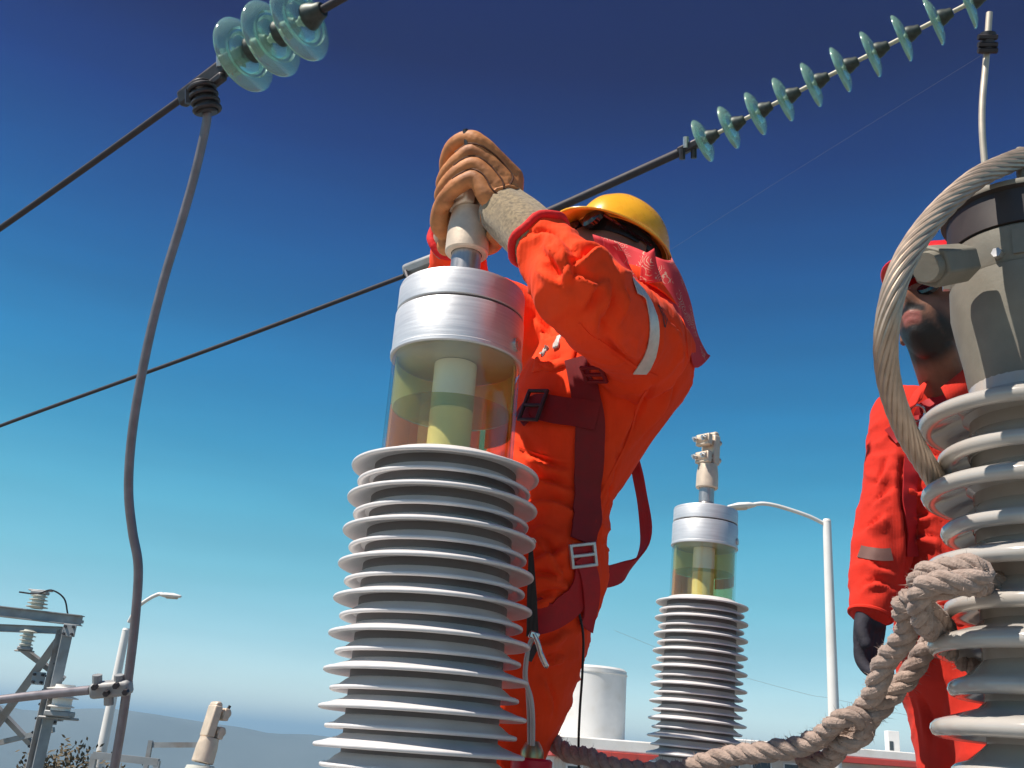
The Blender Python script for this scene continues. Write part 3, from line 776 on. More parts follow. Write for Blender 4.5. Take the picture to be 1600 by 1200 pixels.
# collar
bm = bmesh.new(); ncol = 28; cc = P(980, 482, 1.93); cx, cy = l1 * .072, (f1 + Z * .35).normalized() * .072; upd = (Z - f1 * 0.15).normalized(); rows = []
for k in range(ncol + 1):
    a = R(-150 + 300 * k / ncol) + math.pi / 2
    base = cc + cx * math.cos(a) + cy * math.sin(a)
    outv = (cx * math.cos(a) + cy * math.sin(a)).normalized()
    rows.append([bm.verts.new(base + upd * -0.01), bm.verts.new(base + upd * 0.035 + outv * 0.008), bm.verts.new(base + upd * 0.03 + outv * 0.020), bm.verts.new(base + outv * 0.042 - upd * 0.012)])
for a_, b_ in zip(rows[:-1], rows[1:]):
    for k in range(3): bm.faces.new((a_[k], a_[k + 1], b_[k + 1], b_[k]))
o = obj('collar', bm, m_orange, COV1); md = o.modifiers.new('t', 'SOLIDIFY'); md.thickness = 0.003
# harness
har = bpy.data.objects.new('safety_harness', None); C.objects.link(har); har.parent = W1
def surf(tree, u, v, d=1.8):
    c = P(u, v, d); h = tree.ray_cast(CAM, (c - CAM).normalized(), 10)
    return h[0] if h[0] is not None else c
def strap_px(tree, px, width, m, name, parent, off=0.004, thick=0.003):
    bm = bmesh.new(); strap(bm, tree, [surf(tree, *q) if len(q) == 2 else P(*q) for q in px], width, off, thick); return obj(name, bm, m, parent)
strap_px(T1, [(990, 447), (1006, 462), (1017, 490), (1021, 520), (1017, 548), (1006, 572), (996, 584)], .027, m_refl, 'reflective_band', COV1, .003, .0015)
strap_px(T1, [(905, 560), (915, 610), (922, 660), (918, 740), (915, 800), (908, 850)], 0.052, m_web, 'shoulder_strap', har, 0.006)
strap_px(T1, [(790, 640, 1.80), (838, 638), (880, 645), (935, 652)], 0.050, m_web, 'chest_strap', har, 0.011)
strap_px(T1, [(908, 850), (912, 900), (895, 940), (860, 962), (826, 975)], 0.050, m_web2, 'thigh_strap', har, 0.006)
strap_px(T1, [(905, 870), (918, 915), (915, 960), (908, 985)], 0.040, m_web2, 'leg_strap', har, 0.010)
for px in ([(1052, 470), (1068, 505), (1072, 550), (1060, 592), (1035, 612)], [(1010, 610), (985, 680), (955, 740), (932, 800), (920, 880), (902, 960)], [(905, 505), (940, 535), (985, 568), (1030, 590)], [(812, 700), (850, 712), (895, 722), (950, 726)]):
    strap_px(T1, px, .005, m_orange, 'seam', COV1, .0016, .0014)
# loose lanyard loop behind the hip
bm = bmesh.new()
lp = [P(985, 690, 1.93), P(1000, 760, 1.92), P(1010, 830, 1.90), P(1003, 865, 1.88), P(975, 893, 1.84), P(935, 903, 1.79), P(905, 897, 1.76)]
strap(bm, T1, lp, 0.040, snap=False, thick=0.004); obj('loose_strap', bm, m_web2, har)
# buckles
def buckle(c_px, d, w_, h_, axis_px, parent, m=m_bolt, name='buckle', lift=0.012):
    c = surf(T1, *c_px); h = T1.find_nearest(c); n_ = h[1]; c = h[0] + n_ * lift
    y = (P(*axis_px, d) - P(*c_px, d)); y = (y - n_ * y.dot(n_)).normalized(); x = y.cross(n_)
    M_ = Matrix((x, y, n_)).transposed().to_4x4(); M_.translation = c
    bm = bmesh.new(); th = 0.006
    for yy in (-1, 0, 1): box(bm, (w_, th, th), M_ @ Matrix.Translation((0, yy * h_ / 2, 0)))
    for xx in (-1, 1): box(bm, (th, h_ + th, th * 1.05), M_ @ Matrix.Translation((xx * w_ / 2, 0, 0)))
    obj(name, bm, m, parent, bevel=0.0015)
buckle((905, 868), 1.8, 0.050, 0.036, (905, 820), har)
buckle((840, 640), 1.8, 0.040, 0.060, (840, 600), har, m_dark, 'buckle', 0.016)
buckle((932, 580), 1.8, 0.040, 0.030, (932, 540), har, m_web, 'strap_keeper', 0.010)
# hat, glasses, neck cloth
ph_ = R(9); HAT1 = hard_hat(W1, HD1 + top1 * 0.030 - face1 * 0.004, f1 * math.cos(ph_) + Z * math.sin(ph_), -f1 * math.sin(ph_) + Z * math.cos(ph_) + RT * .10, m_yhat, .79)
hs = HAT1.children[0]; hb = bmesh.new(); hb.from_mesh(hs.data); bmesh.ops.transform(hb, matrix=HAT1.matrix_world, verts=hb.verts); TH = BVHTree.FromBMesh(hb); hb.free()
bm = bmesh.new()
for k in range(5):
    q = []
    for du, dv in ((0, 0), (2.2, -.4), (2.6, 3.6), (.4, 4.0)):
        h = TH.ray_cast(CAM, (P(921 + 4 * k + du, 333 - 1.0 * k + dv, 1) - CAM).normalized(), 10)
        if h[0] is not None: q.append(h[0] + (CAM - h[0]).normalized() * .0015)
    if len(q) == 4: bm.faces.new([bm.verts.new(HAT1.matrix_world.inverted() @ p) for p in q])
obj('printed_mark', bm, m_ink, HAT1)
lat1 = top1.cross(face1).normalized()
bm = bmesh.new()
for sg in (-1, 1):
    c = HD1 + face1 * 0.098 + lat1 * 0.034 * sg + top1 * 0.004
    loft(bm, [(c - face1 * 0.006, lat1 * 0.027, top1 * 0.020), (c + face1 * 0.004, lat1 * 0.029, top1 * 0.021), (c + face1 * 0.009, lat1 * 0.022, top1 * 0.015)], 18, False)
    bar(bm, c - face1 * 0.004 + lat1 * 0.028 * sg, HD1 + lat1 * 0.083 * sg + top1 * 0.008 - face1 * 0.02, 0.004, 0.007)
obj('sunglasses', bm, m_lens, W1)
# bandana: cloth from under the hat down the back of the neck
def cloth(name, rows_px, m, parent, fold=0.006, seed=0, sub=5):
    rows = [smooth_path([P(*q) for q in r], sub) for r in rows_px]
    n = len(rows[0]); cols = [smooth_path([rows[i][k] for i in range(len(rows))], sub) for k in range(n)]
    bm = bmesh.new(); g = []
    for k, cl in enumerate(cols):
        g.append([])
        for j, p in enumerate(cl):
            q = Vector((k * 0.16, j * 0.05, seed)); d = fold * (j / len(cl)) ** 0.6 * (1 - 2 * abs(noise.noise(q * 1.6)) + 0.5 * noise.noise(q * 5))
            g[-1].append(bm.verts.new(p + (CAM - p).normalized() * d))
    for a_, b_ in zip(g[:-1], g[1:]):
        for j in range(len(a_) - 1): bm.faces.new((a_[j], a_[j + 1], b_[j + 1], b_[j]))
    o = obj(name, bm, m, parent, sharp=80); md = o.modifiers.new('t', 'SOLIDIFY'); md.thickness = 0.0016
    return o
m_band = bpy.data.materials.new('red_bandana'); m_band.use_nodes = True
n_ = m_band.node_tree.nodes; L_ = m_band.node_tree.links; bb = n_['Principled BSDF']; bb.inputs['Roughness'].default_value = 0.85
tc_ = n_.new('ShaderNodeTexCoord'); vo = n_.new('ShaderNodeTexVoronoi'); vo.inputs['Scale'].default_value = 46; vo.feature = 'F1'
mth = n_.new('ShaderNodeMath'); mth.operation = 'MULTIPLY'; mth.inputs[1].default_value = 34
sn = n_.new('ShaderNodeMath'); sn.operation = 'SINE'
nz = n_.new('ShaderNodeTexNoise'); nz.inputs['Scale'].default_value = 22
cr = n_.new('ShaderNodeValToRGB'); cr.color_ramp.elements[0].position = 0.62; cr.color_ramp.elements[1].position = 0.74
cr.color_ramp.elements[0].color = (0.62, 0.035, 0.045, 1); cr.color_ramp.elements[1].color = (0.62, 0.36, 0.26, 1)
mm = n_.new('ShaderNodeMath'); mm.operation = 'MULTIPLY'; mr_ = n_.new('ShaderNodeMapRange'); mr_.inputs[1].default_value = 0.42; mr_.inputs[2].default_value = 0.6
L_.new(tc_.outputs['Object'], vo.inputs['Vector']); L_.new(tc_.outputs['Object'], nz.inputs['Vector'])
L_.new(vo.outputs['Distance'], mth.inputs[0]); L_.new(mth.outputs[0], sn.inputs[0]); L_.new(nz.outputs['Fac'], mr_.inputs[0])
L_.new(sn.outputs[0], mm.inputs[0]); L_.new(mr_.outputs[0], mm.inputs[1]); L_.new(mm.outputs[0], cr.inputs[0]); L_.new(cr.outputs[0], bb.inputs['Base Color'])
cloth('bandana', [
    [(926, 366, 1.93), (985, 384, 1.93), (1035, 405, 1.88), (1050, 405, 1.96), (1046, 398, 2.04)],
    [(935, 400, 1.93), (990, 420, 1.90), (1045, 430, 1.87), (1066, 435, 1.96), (1060, 430, 2.04)],
    [(950, 430, 1.90), (1008, 455, 1.86), (1060, 470, 1.86), (1080, 475, 1.96), (1072, 470, 2.04)],
    [(1000, 470, 1.82), (1040, 488, 1.81), (1074, 510, 1.85), (1090, 520, 1.95), (1080, 515, 2.03)],
    [(1030, 480, 1.80), (1062, 508, 1.81), (1084, 552, 1.85), (1104, 550, 1.94), (1090, 545, 2.02)],
    [(1050, 490, 1.80), (1074, 520, 1.81), (1086, 574, 1.85), (1110, 556, 1.94), (1096, 556, 2.02)]], m_band, W1, 0.010)
cloth('bandana_fold', [
    [(942, 372, 1.84), (952, 376, 1.835), (965, 378, 1.83)],
    [(948, 400, 1.84), (962, 402, 1.835), (978, 400, 1.83)],
    [(962, 424, 1.83), (974, 424, 1.825), (986, 420, 1.83)],
    [(978, 450, 1.82), (992, 455, 1.81), (1006, 450, 1.82)]], m_band, W1, 0.006, 3)
cloth('bandana_fold', [
    [(1004, 400, 1.815), (1014, 394, 1.81), (1022, 388, 1.81)],
    [(1002, 420, 1.81), (1014, 418, 1.80), (1025, 412, 1.81)],
    [(1000, 440, 1.82), (1016, 442, 1.80), (1034, 440, 1.82)]], m_band, W1, 0.004, 6)

# gloves ---------------------------------------------------------------
G = NEAR_M @ Vector((0, 0, 0.198)); GA = (NEAR_M.to_3x3() @ Z).normalized()
gc = (CAM - G); gc = (gc - GA * gc.dot(GA)).normalized(); gl = GA.cross(gc).normalized()
if gl.dot(RT) > 0: gl = -gl                      # gl points to picture left
def gp(phi, rho, h): return G + gl * (math.cos(R(phi)) * rho) + gc * (math.sin(R(phi)) * rho) + GA * h
def gx(x, c, h): return G - gl * x + gc * c + GA * h
WRIST = gx(.062, .045, -.060)
MC = [gx(.070, .040, .012), gx(.055, .055, -.004), gx(.040, .062, -.022), gx(.024, .064, -.042)]
HH = [.066, .040, .014, -.012]
def left_hand(b):
    for i in range(4):
        limb(b, [WRIST + (MC[i] - WRIST) * 0.1 , WRIST.lerp(MC[i], 0.55), MC[i]], [.024, .021, .0175])
        h = HH[i]; ro = .053
        if i == 0:      # the forefinger lifts off the others and hooks over the top
            limb(b, [MC[0], gp(96, ro + .013, .056), gp(70, ro + .006, .070), gp(30, ro - .002, .064), gp(-4, ro - .004, .045), gp(-40, ro - .005, .030), gp(-70, ro - .006, .024)],
                 [.0178, .0160, .0150, .0148, .0142, .0132, .0118], 16, 5); continue
        limb(b, [MC[i], gp(92, ro + .010, h), gp(62, ro + .004, h - .010), gp(28, ro, h - .024), gp(-4, ro - .001, h - .031), gp(-40, ro - .003, h - .033), gp(-75, ro - .004, h - .034)],
             [.0172, .0152, .0144, .0142, .0138, .0130, .0118], 16, 5)
    limb(b, [WRIST + GA * .02 - gl * .005, gx(.066, .0, .022), gx(.046, -.018, .055), gx(.016, -.014, .078), gx(-.004, -.006, .098)], [.022, .019, .0165, .0155, .0125])
def right_hand(b):
    w0 = WR_F + (gp(-60, .05, -.05) - WR_F) * 0.55
    mc = [gp(-72, .062, -.020), gp(-66, .064, -.042), gp(-60, .066, -.064), gp(-54, .064, -.086)]
    for i in range(4):
        limb(b, [w0 + (mc[i] - w0) * .1, w0.lerp(mc[i], .55), mc[i]], [.024, .021, .0175])
        h = -.020 - .0225 * i
        limb(b, [mc[i], gp(-100, .055, h + .004), gp(-140, .052, h), gp(-180, .050, h - .004), gp(-215, .049, h - .006)], [.0165, .0142, .0136, .013, .0115], 14, 5)
    limb(b, [w0, gp(-30, .058, -.058), gp(5, .051, -.038), gp(35, .050, -.040)], [.022, .018, .0155, .0125])
gm = glove_mesh(left_hand, 0.0020, 2)
co = coords(gm).astype(np.float64); nr = normals(gm)
ds = np.array([0.0009 * noise.noise(Vector(c) * 45) + 0.0003 * noise.noise(Vector(c) * 140) for c in co])
gm.vertices.foreach_set('co', (co + nr * ds[:, None]).astype(np.float32).ravel()); gm.update()
GL1 = link('glove', gm, m_leather, W1)
gm = glove_mesh(right_hand, 0.0030, 2); GL2 = link('glove', gm, m_leather, W1)
def gauntlet(w_, toward, hand_dir, r0, r1, parent, L=0.085):
    b = bmesh.new(); d = (toward - w_).normalized()
    rings = []; n = 40
    fr0 = frame_mtx(w_, d)
    for i in range(9):
        t = i / 8; r = r0 + (r1 - r0) * t ** 0.8
        c = w_ + d * (L * t - 0.018)
        row = []
        for k in range(n):
            a = 2 * math.pi * k / n
            rr = r * (1 + 0.05 * noise.noise(Vector((math.cos(a) * 2, math.sin(a) * 2, t * 2.5)))) * (1.10 if abs(math.cos(a)) > .5 else 1.0)
            q = fr0.to_3x3() @ Vector((math.cos(a), math.sin(a), 0)); row.append(b.verts.new(c + q * rr))
        rings.append(row)
    for a_, b_ in zip(rings[:-1], rings[1:]):
        for k in range(n): b.faces.new((a_[k], a_[(k + 1) % n], b_[(k + 1) % n], b_[k]))
    o = obj('gauntlet', b, m_suede, parent, sharp=80); md = o.modifiers.new('t', 'SOLIDIFY'); md.thickness = 0.0025
gauntlet(WRIST, WR_N, None, .041, .045, GL1, (WR_N - WRIST).length + 0.030)
gauntlet(WR_F + (G - WR_F) * .3, WR_F, None, .040, .045, GL2, 0.07)
# seams on the glove back
TG = bvh_of(GL1.data)
bm = bmesh.new()
for i in range(3):
    a_ = MC[i].lerp(MC[i + 1], .5); s0 = WRIST.lerp(a_, .55) + gc * .03
    e = gp(92, .066, (HH[i] + HH[i + 1]) / 2)
    pts = []
    for q in smooth_path([s0, a_ + gc * .02, e, gp(58, .066, (HH[i] + HH[i + 1]) / 2 - .014)], 6):
        h = TG.find_nearest(q); pts.append(h[0] + h[1] * 0.0004)
    sweep(bm, pts, 0.0019, 6)
hem = bmesh.new(); hd = (WR_N - WRIST).normalized(); fr_ = frame_mtx(WRIST - hd * .012, hd)
sweep(hem, [fr_ @ Vector((.0425 * math.cos(2 * math.pi * k / 36), .0425 * math.sin(2 * math.pi * k / 36), .002 * math.sin(k * 2.1))) for k in range(37)], .0034, 8, False); obj('hem', hem, m_leather, GL1)
obj('seam', bm, mat('dark_thread', (0.10, 0.035, 0.015), 0.8), GL1)

# boots (below the frame, standing on the deck)
def boot(parent, an, facing):
    b = bmesh.new(); f = Vector(facing); l = Vector((-f.y, f.x, 0)); base = Vector((an.x, an.y, DECK))
    loft(b, [(base - f * .07 + Z * .045, l * .035, Z * .043), (base + Z * .05, l * .040, Z * .048), (base + f * .09 + Z * .042, l * .046, Z * .040), (base + f * .16 + Z * .035, l * .040, Z * .033)], 18)
    limb(b, [base + Z * .05, base + Z * .15], [.048, .055]); obj('boot', b, m_black, parent)
for kn in (KN_N, KN_F): boot(W1, Vector((kn.x + .02, kn.y + .03, DECK)), f1)

# ------------------------------------------------------------------ worker on the right
f2 = Vector((-0.80, -0.60, 0)).normalized(); l2 = Vector((-0.60, 0.80, 0)).normalized() * -1   # facing; towards his left
rt2 = -l2                                                                                     # his right hand side (picture left)
DW2 = 2.55
def ring2(u, v, d, rl, rf): return (P(u, v, d), l2 * rl, f2 * rf)
rs2 = P(1412, 655, 2.60); re2 = P(1378, 850, 2.46); rw2 = P(1362, 950, 2.38)
ls2 = P(1590, 660, 2.42); le2 = P(1640, 860, 2.40); lw2 = P(1640, 1000, 2.30)
tors2 = [ring2(1512, 1090, 2.42, .165, .125), ring2(1508, 1010, 2.44, .170, .130), ring2(1500, 900, 2.47, .165, .125), ring2(1494, 780, 2.51, .180, .130), ring2(1492, 690, 2.54, .185, .120), ring2(1494, 630, 2.56, .12, .085), ring2(1494, 600, 2.57, .070, .068)]
kn2 = [P(1500, 1270, 2.32), P(1580, 1270, 2.20)]
def body2(s):
    b = bmesh.new(); loft(b, [(c, x * s, y * s) for c, x, y in tors2], 32)
    limb(b, [rs2 + l2 * .03, rs2, (rs2 + re2) / 2, re2, (re2 + rw2) / 2, rw2], [.078 * s, .080 * s, .073 * s, .064 * s, .058 * s, .052 * s])
    limb(b, [ls2 - l2 * .03, ls2, (ls2 + le2) / 2, le2, lw2], [.078 * s, .080 * s, .073 * s, .064 * s, .052 * s])
    for k, (u, d) in enumerate(((1492, 2.46), (1545, 2.36))):
        hp = P(u, 1090, d); kn = kn2[k]; an = Vector((kn.x, kn.y + .02, DECK + .1))
        limb(b, [hp, (hp + kn) / 2, kn, (kn + an) / 2, an], [.112 * s, .095 * s, .080 * s, .075 * s, .068 * s])
    return b
HD2 = P(1460, 503, 2.52)
pit = R(29); face2 = f2 * math.cos(pit) + Z * math.sin(pit); top2 = -f2 * math.sin(pit) + Z * math.cos(pit)
b = body2(0.74); head_bm(b, HD2, face2, top2, 1.06)
limb(b, [P(1490, 630, 2.56), HD2 - top2 * .06 - face2 * .012], [.066, .060])
me = remesh(b, 0.0045, 2, .4); me.name = 'person'
m_skin2 = m_skin.copy(); W2 = link('person', me, m_skin2); tag(W2, 'bearded worker in orange coverall and red hard hat looking up behind the right insulator', 'person', 'line workers in orange')
lat2 = top2.cross(face2).normalized()
ba_ = me.attributes.new('beard', 'FLOAT', 'POINT'); la_ = me.attributes.new('lips', 'FLOAT', 'POINT')
def sm(x, a, b):
    t = min(1, max(0, (x - a) / (b - a))); return t * t * (3 - 2 * t)
for v in me.vertices:
    q = (v.co - HD2) / 1.06; x, y, z = q.dot(face2), q.dot(lat2), q.dot(top2)
    if not (-0.16 < z < 0.02) or abs(y) > .1 or abs(x) > .14: continue
    n0 = 0.008 * noise.noise(v.co * 120)
    jaw = sm(x, -.05, -.01) * sm(-z, .060 + n0 - .008, .082 + n0) * sm(z, -.140, -.112)
    side = sm(abs(y), .036, .052) * sm(x, -.04, .0) * sm(-z, .030, .060) * sm(z, -.140, -.112)
    tache = sm(x, .05, .07) * sm(z, -.060, -.055) * sm(-z, .038, .046) * (1 - sm(abs(y), .026, .036))
    lip = sm(x, .06, .075) * sm(z, -.088, -.082) * sm(-z, .056, .061) * (1 - sm(abs(y), .019, .026))
    ba_.data[v.index].value = max(jaw, side, tache) * (1 - lip); la_.data[v.index].value = lip
for n0, col0 in (('beard', (0.016, 0.011, 0.009, 1)), ('lips', (0.30, 0.095, 0.075, 1))):
    T_ = m_skin2.node_tree; at = T_.nodes.new('ShaderNodeAttribute'); at.attribute_name = n0
    mx = T_.nodes.new('ShaderNodeMix'); mx.data_type = 'RGBA'; bs = T_.nodes['Principled BSDF']
    src = bs.inputs['Base Color'].links[0].from_socket
    T_.links.new(at.outputs['Fac'], mx.inputs[0]); T_.links.new(src, mx.inputs[6]); mx.inputs[7].default_value = col0; T_.links.new(mx.outputs[2], bs.inputs['Base Color'])
cov2 = remesh(body2(1.0), 0.008, 5)
wrinkle(cov2, [(rs2, re2), (re2, rw2), (ls2, le2), (le2, lw2), (P(1510, 1080, 2.42), P(1492, 700, 2.54)), (P(1492, 1090, 2.46), kn2[0]), (P(1545, 1090, 2.36), kn2[1])], .006, 9.0, [(re2, .07), (P(1450, 900, 2.4), .12), (P(1440, 700, 2.45), .08)], .008, 1.9, 11.0)
crease(cov2, [([(1352, 830), (1368, 822), (1386, 806)], .012, .010), ([(1358, 880), (1374, 892), (1392, 896)], .012, .010), ([(1350, 920), (1368, 914), (1388, 918)], .011, .010), ([(1372, 760), (1384, 742), (1392, 716)], .013, .010), ([(1366, 790), (1380, 780), (1394, 770)], .011, .008),
    ([(1404, 700), (1400, 760), (1408, 830), (1412, 890)], .012, .010), ([(1410, 760), (1432, 772), (1456, 768)], .012, .011), ([(1412, 800), (1436, 812), (1460, 806)], .012, .011), ([(1420, 850), (1440, 842), (1464, 848)], .012, .010), ([(1416, 900), (1436, 912), (1460, 908)], .012, .010), ([(1430, 720), (1450, 716), (1470, 724)], .012, .009), ([(1440, 960), (1450, 1000), (1448, 1040)], .013, .010), ([(1436, 1090), (1446, 1120), (1450, 1160)], .013, .009)])
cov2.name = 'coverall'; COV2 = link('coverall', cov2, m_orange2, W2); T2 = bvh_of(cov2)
ph2 = R(10); HAT2 = hard_hat(W2, HD2 + top2 * .060 - face2 * .010 + UP * .036 + RT * .012, f2 * math.cos(ph2) + Z * math.sin(ph2), -f2 * math.sin(ph2) + Z * math.cos(ph2) + RT * .12, m_rhat, 1.02)
bm = bmesh.new()
for sg in (-1, 1):
    c = HD2 + face2 * 0.098 + lat2 * 0.034 * sg + top2 * 0.004
    loft(bm, [(c - face2 * .006, lat2 * .027, top2 * .018), (c + face2 * .004, lat2 * .029, top2 * .019), (c + face2 * .009, lat2 * .022, top2 * .013)], 18, False)
obj('sunglasses', bm, m_lens, W2)
m_worn = mat('worn_reflective_tape', (0.17, 0.085, 0.07), 0.6, 0.1, var=0.2)
strap_px(T2, [(1344, 862), (1362, 866), (1380, 868), (1396, 866)], .030, m_worn, 'reflective_band', COV2, .003, .0015)
har2 = bpy.data.objects.new('safety_harness', None); C.objects.link(har2); har2.parent = W2
strap_px(T2, [(1522, 590, 2.5), (1500, 610, 2.45), (1460, 640, 2.42), (1425, 665), (1385, 685, 2.5)], .045, m_web2, 'shoulder_strap', har2, .008)
strap_px(T2, [(1470, 600, 2.45), (1445, 640), (1428, 700), (1420, 780), (1424, 870)], .040, m_web2, 'front_strap', har2, .004)
bm = bmesh.new()
rg = [surf(T2, 1428, 645) + (RT * math.cos(2 * math.pi * k / 20) + UP * math.sin(2 * math.pi * k / 20)) * .020 - F * .02 for k in range(21)]
sweep(bm, rg, .004, 8, False); obj('ring', bm, m_chrome, har2)
# open collar lapels
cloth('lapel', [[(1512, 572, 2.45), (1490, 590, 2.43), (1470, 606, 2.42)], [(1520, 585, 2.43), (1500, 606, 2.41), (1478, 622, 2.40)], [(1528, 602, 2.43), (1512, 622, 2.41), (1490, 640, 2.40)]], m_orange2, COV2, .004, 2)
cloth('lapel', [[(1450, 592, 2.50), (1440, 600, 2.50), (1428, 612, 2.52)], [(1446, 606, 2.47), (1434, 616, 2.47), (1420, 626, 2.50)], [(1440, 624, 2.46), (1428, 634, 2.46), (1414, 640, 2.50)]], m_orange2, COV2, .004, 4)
def hanging_hand(b):
    w0 = rw2; d = (P(1352, 1050, 2.33) - w0).normalized(); s_ = f2
    kn = w0 + d * .085
    lat = d.cross(s_).normalized()
    for i in range(4):
        o_ = s_ * (.030 - .020 * i)
        a_ = kn + o_ * 1.05
        limb(b, [w0 + o_ * .7, (w0 + kn) / 2 + o_, a_], [.022, .020, .0165])
        cu = lat * (1 if lat.dot(F) > 0 else -1)
        inn = l2
        limb(b, [a_, a_ + d * .035 + inn * .004, a_ + d * .060 + inn * .022, a_ + d * (.074 - .004 * i) + inn * .044], [.0155, .014, .013, .0115])
    limb(b, [w0 + d * .02 + s_ * .02, w0 + d * .055 + s_ * .048 + l2 * .01, w0 + d * .095 + s_ * .050 + l2 * .03], [.020, .016, .013])
    limb(b, [rw2 - d * .03, rw2 + d * .03], [.045, .036])
gm = glove_mesh(hanging_hand, .0035, 2); link('glove', gm, m_navy, W2)
bm = bmesh.new(); d = (rw2 - re2).normalized(); fr_ = frame_mtx(rw2 + d * .018, d)
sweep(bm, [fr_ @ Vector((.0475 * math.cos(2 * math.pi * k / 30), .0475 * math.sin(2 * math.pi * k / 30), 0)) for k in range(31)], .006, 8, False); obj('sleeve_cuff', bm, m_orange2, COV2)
for kn in kn2: boot(W2, Vector((kn.x, kn.y + .02, DECK)), f2)
b = bmesh.new()
limb(b, [lw2, lw2 + Vector((-.01, -.02, -.09)), lw2 + Vector((-.02, -.03, -.16))], [.04, .042, .02]); 
link('glove', remesh(b, .005, 2), m_navy, W2)

# ------------------------------------------------------------------ insulator on the right
ai, axi = axis_rot((1620, 575), (1668, 1165), 1.36)
ins = empty('porcelain_insulator', ai, 'big grey porcelain insulator with cast metal head at the right, rope tied round its sheds', 'insulator')
ins.matrix_world = frame_mtx(ai, axi, (1, 0, 0)); IM = ins.matrix_world.copy()
# porcelain sheds, alternating
ipitch = 0.098
cr_ = 0.088
def porc(rr):
    return [(cr_ - .004, .030), (cr_ + .008, .018), (rr - .020, .006), (rr - .006, .001), (rr - .001, -.004), (rr, -.010), (rr - .003, -.016), (rr - .009, -.019), (rr - .018, -.016), (rr - .040, -.006), (cr_ + .008, .0), (cr_ - .004, -.010)]
fi = {}
for i in range(9):
    for j, rr in enumerate((.152, .130)):
        z = -.075 - ipitch * (i + .5 * j)
        if j in fi: o = fi[j].copy(); C.objects.link(o); o.parent = ins
        else: o = lathe_obj('shed', porc(rr), m_porc, ins, 64, 60, closed=True); fi[j] = o
        o.location = (0, 0, z)
zi = -.075 - ipitch * 9
lathe_obj('core', [(0, .02), (cr_ - .012, .02), (cr_ - .004, -.02), (cr_, -.05), (cr_, zi), (0, zi)], m_porc, ins, 48)
lathe_obj('base_flange', [(0, zi - .0005), (.13, zi - .0005), (.13, zi - .06), (.17, zi - .062), (.17, zi - .085), (0, zi - .085)], m_cast, ins, 48)
lathe_obj('neck_bell', [(0, .115), (.104, .115), (.104, .075), (.099, .045), (.091, .005), (.086, -.03), (.0835, -.052), (.0, -.052)], m_cast, ins, 56)
lathe_obj('head_drum', [(0, .1155), (.100, .1155), (.102, .119), (.102, .168), (.098, .172), (0, .172)], m_cast, ins, 56)
lathe_obj('top_flange', [(0, .1725), (.1035, .1725), (.1035, .222), (.110, .224), (.110, .229), (.107, .232), (0, .236)], m_castd, ins, 56)
bm = bmesh.new()
lathe(bm, [(.1105, .2245), (.1115, .227), (.110, .2325), (.106, .2335), (.106, .2325)], 56); obj('flange_rim', bm, m_cast, ins)
def on_drum(phi, z, r=.110): return Vector((math.cos(phi) * r, math.sin(phi) * r, z))
# raised name plate
bm = bmesh.new(); rows = []
for i in range(13):
    a = R(-128 + 34 * i / 12); rows.append([bm.verts.new(on_drum(a, z_, r_)) for z_, r_ in ((.124, .100), (.124, .1055), (.160, .1055), (.160, .100))])
for a_, b_ in zip(rows[:-1], rows[1:]):
    for k in range(3): bm.faces.new((a_[k], a_[k + 1], b_[k + 1], b_[k]))
bm.faces.new(rows[0]); bm.faces.new(rows[-1]); obj('blank_plate', bm, m_cast, ins, sharp=30)
for a in (-138, -88, -40, 10, 160, -170):
    bm = bmesh.new(); d = on_drum(R(a), 0, 1); cyl(bm, on_drum(R(a), .128, .098), on_drum(R(a), .128, .112), .007, .007, 6); obj('bolt', bm, m_bolt, ins, sharp=30)
# side terminal: hexagonal boss pointing left
pa = on_drum(R(185), .098, .100); bm = bmesh.new()
dirn = (IM.inverted().to_3x3() @ (P(1415, 425, 1.26) - P(1490, 415, 1.33))).normalized()
c0 = IM.inverted() @ P(1490, 412, 1.33)
cyl(bm, c0 - dirn * .025, c0 + dirn * .058, .027, .029, 6); obj('side_terminal', bm, m_cast, ins, sharp=20, bevel=.003)
bm = bmesh.new(); cyl(bm, c0 + dirn * .0585, c0 + dirn * .070, .021, .019, 20); obj('terminal_cap', bm, m_cast, ins, sharp=30)
# top bracket with cable lug
bk = IM.inverted() @ P(1592, 262, 1.40)
bm = bmesh.new(); box(bm, (.030, .012, .085), Matrix.Translation(bk + Vector((.012, 0, -.010)))); box(bm, (.085, .10, .014), Matrix.Translation((.012, 0, .2407)))
box(bm, (.05, .06, .12), Matrix.Translation((.035, 0, .283)))
obj('top_bracket', bm, m_cast, ins, bevel=.004)
for dz in (-.02, .02):
    bm = bmesh.new(); cyl(bm, bk + Vector((.012, -.018, dz)), bk + Vector((.012, .018, dz)), .007, .007, 6); obj('bracket_bolt', bm, m_bolt, ins, sharp=30)

# thick stranded cable looping from the bracket
cp = smooth_path([P(1600, 246, 1.40), P(1575, 255, 1.38), P(1520, 283, 1.33), P(1455, 345, 1.27), P(1408, 420, 1.23), P(1386, 510, 1.22), P(1388, 590, 1.25), P(1412, 665, 1.29), P(1446, 725, 1.34), P(1490, 790, 1.42), P(1540, 850, 1.52), P(1600, 910, 1.62)], 8)
cp = resample(cp, .006)
cab = empty('stranded_cable', cp[0], 'thick twisted aluminium cable looping in front of the bearded worker into the right insulator', 'cable')
CR = .0148
for k in range(12):
    bm = bmesh.new(); sweep(bm, [q - cp[0] for q in helix(cp, CR - .0035, .30, 2 * math.pi * k / 12)], .0038, 8); obj('strand', bm, m_cable, cab)
bm = bmesh.new(); sweep(bm, [q - cp[0] for q in cp], CR - .004, 10); obj('core_wire', bm, m_dark, cab)

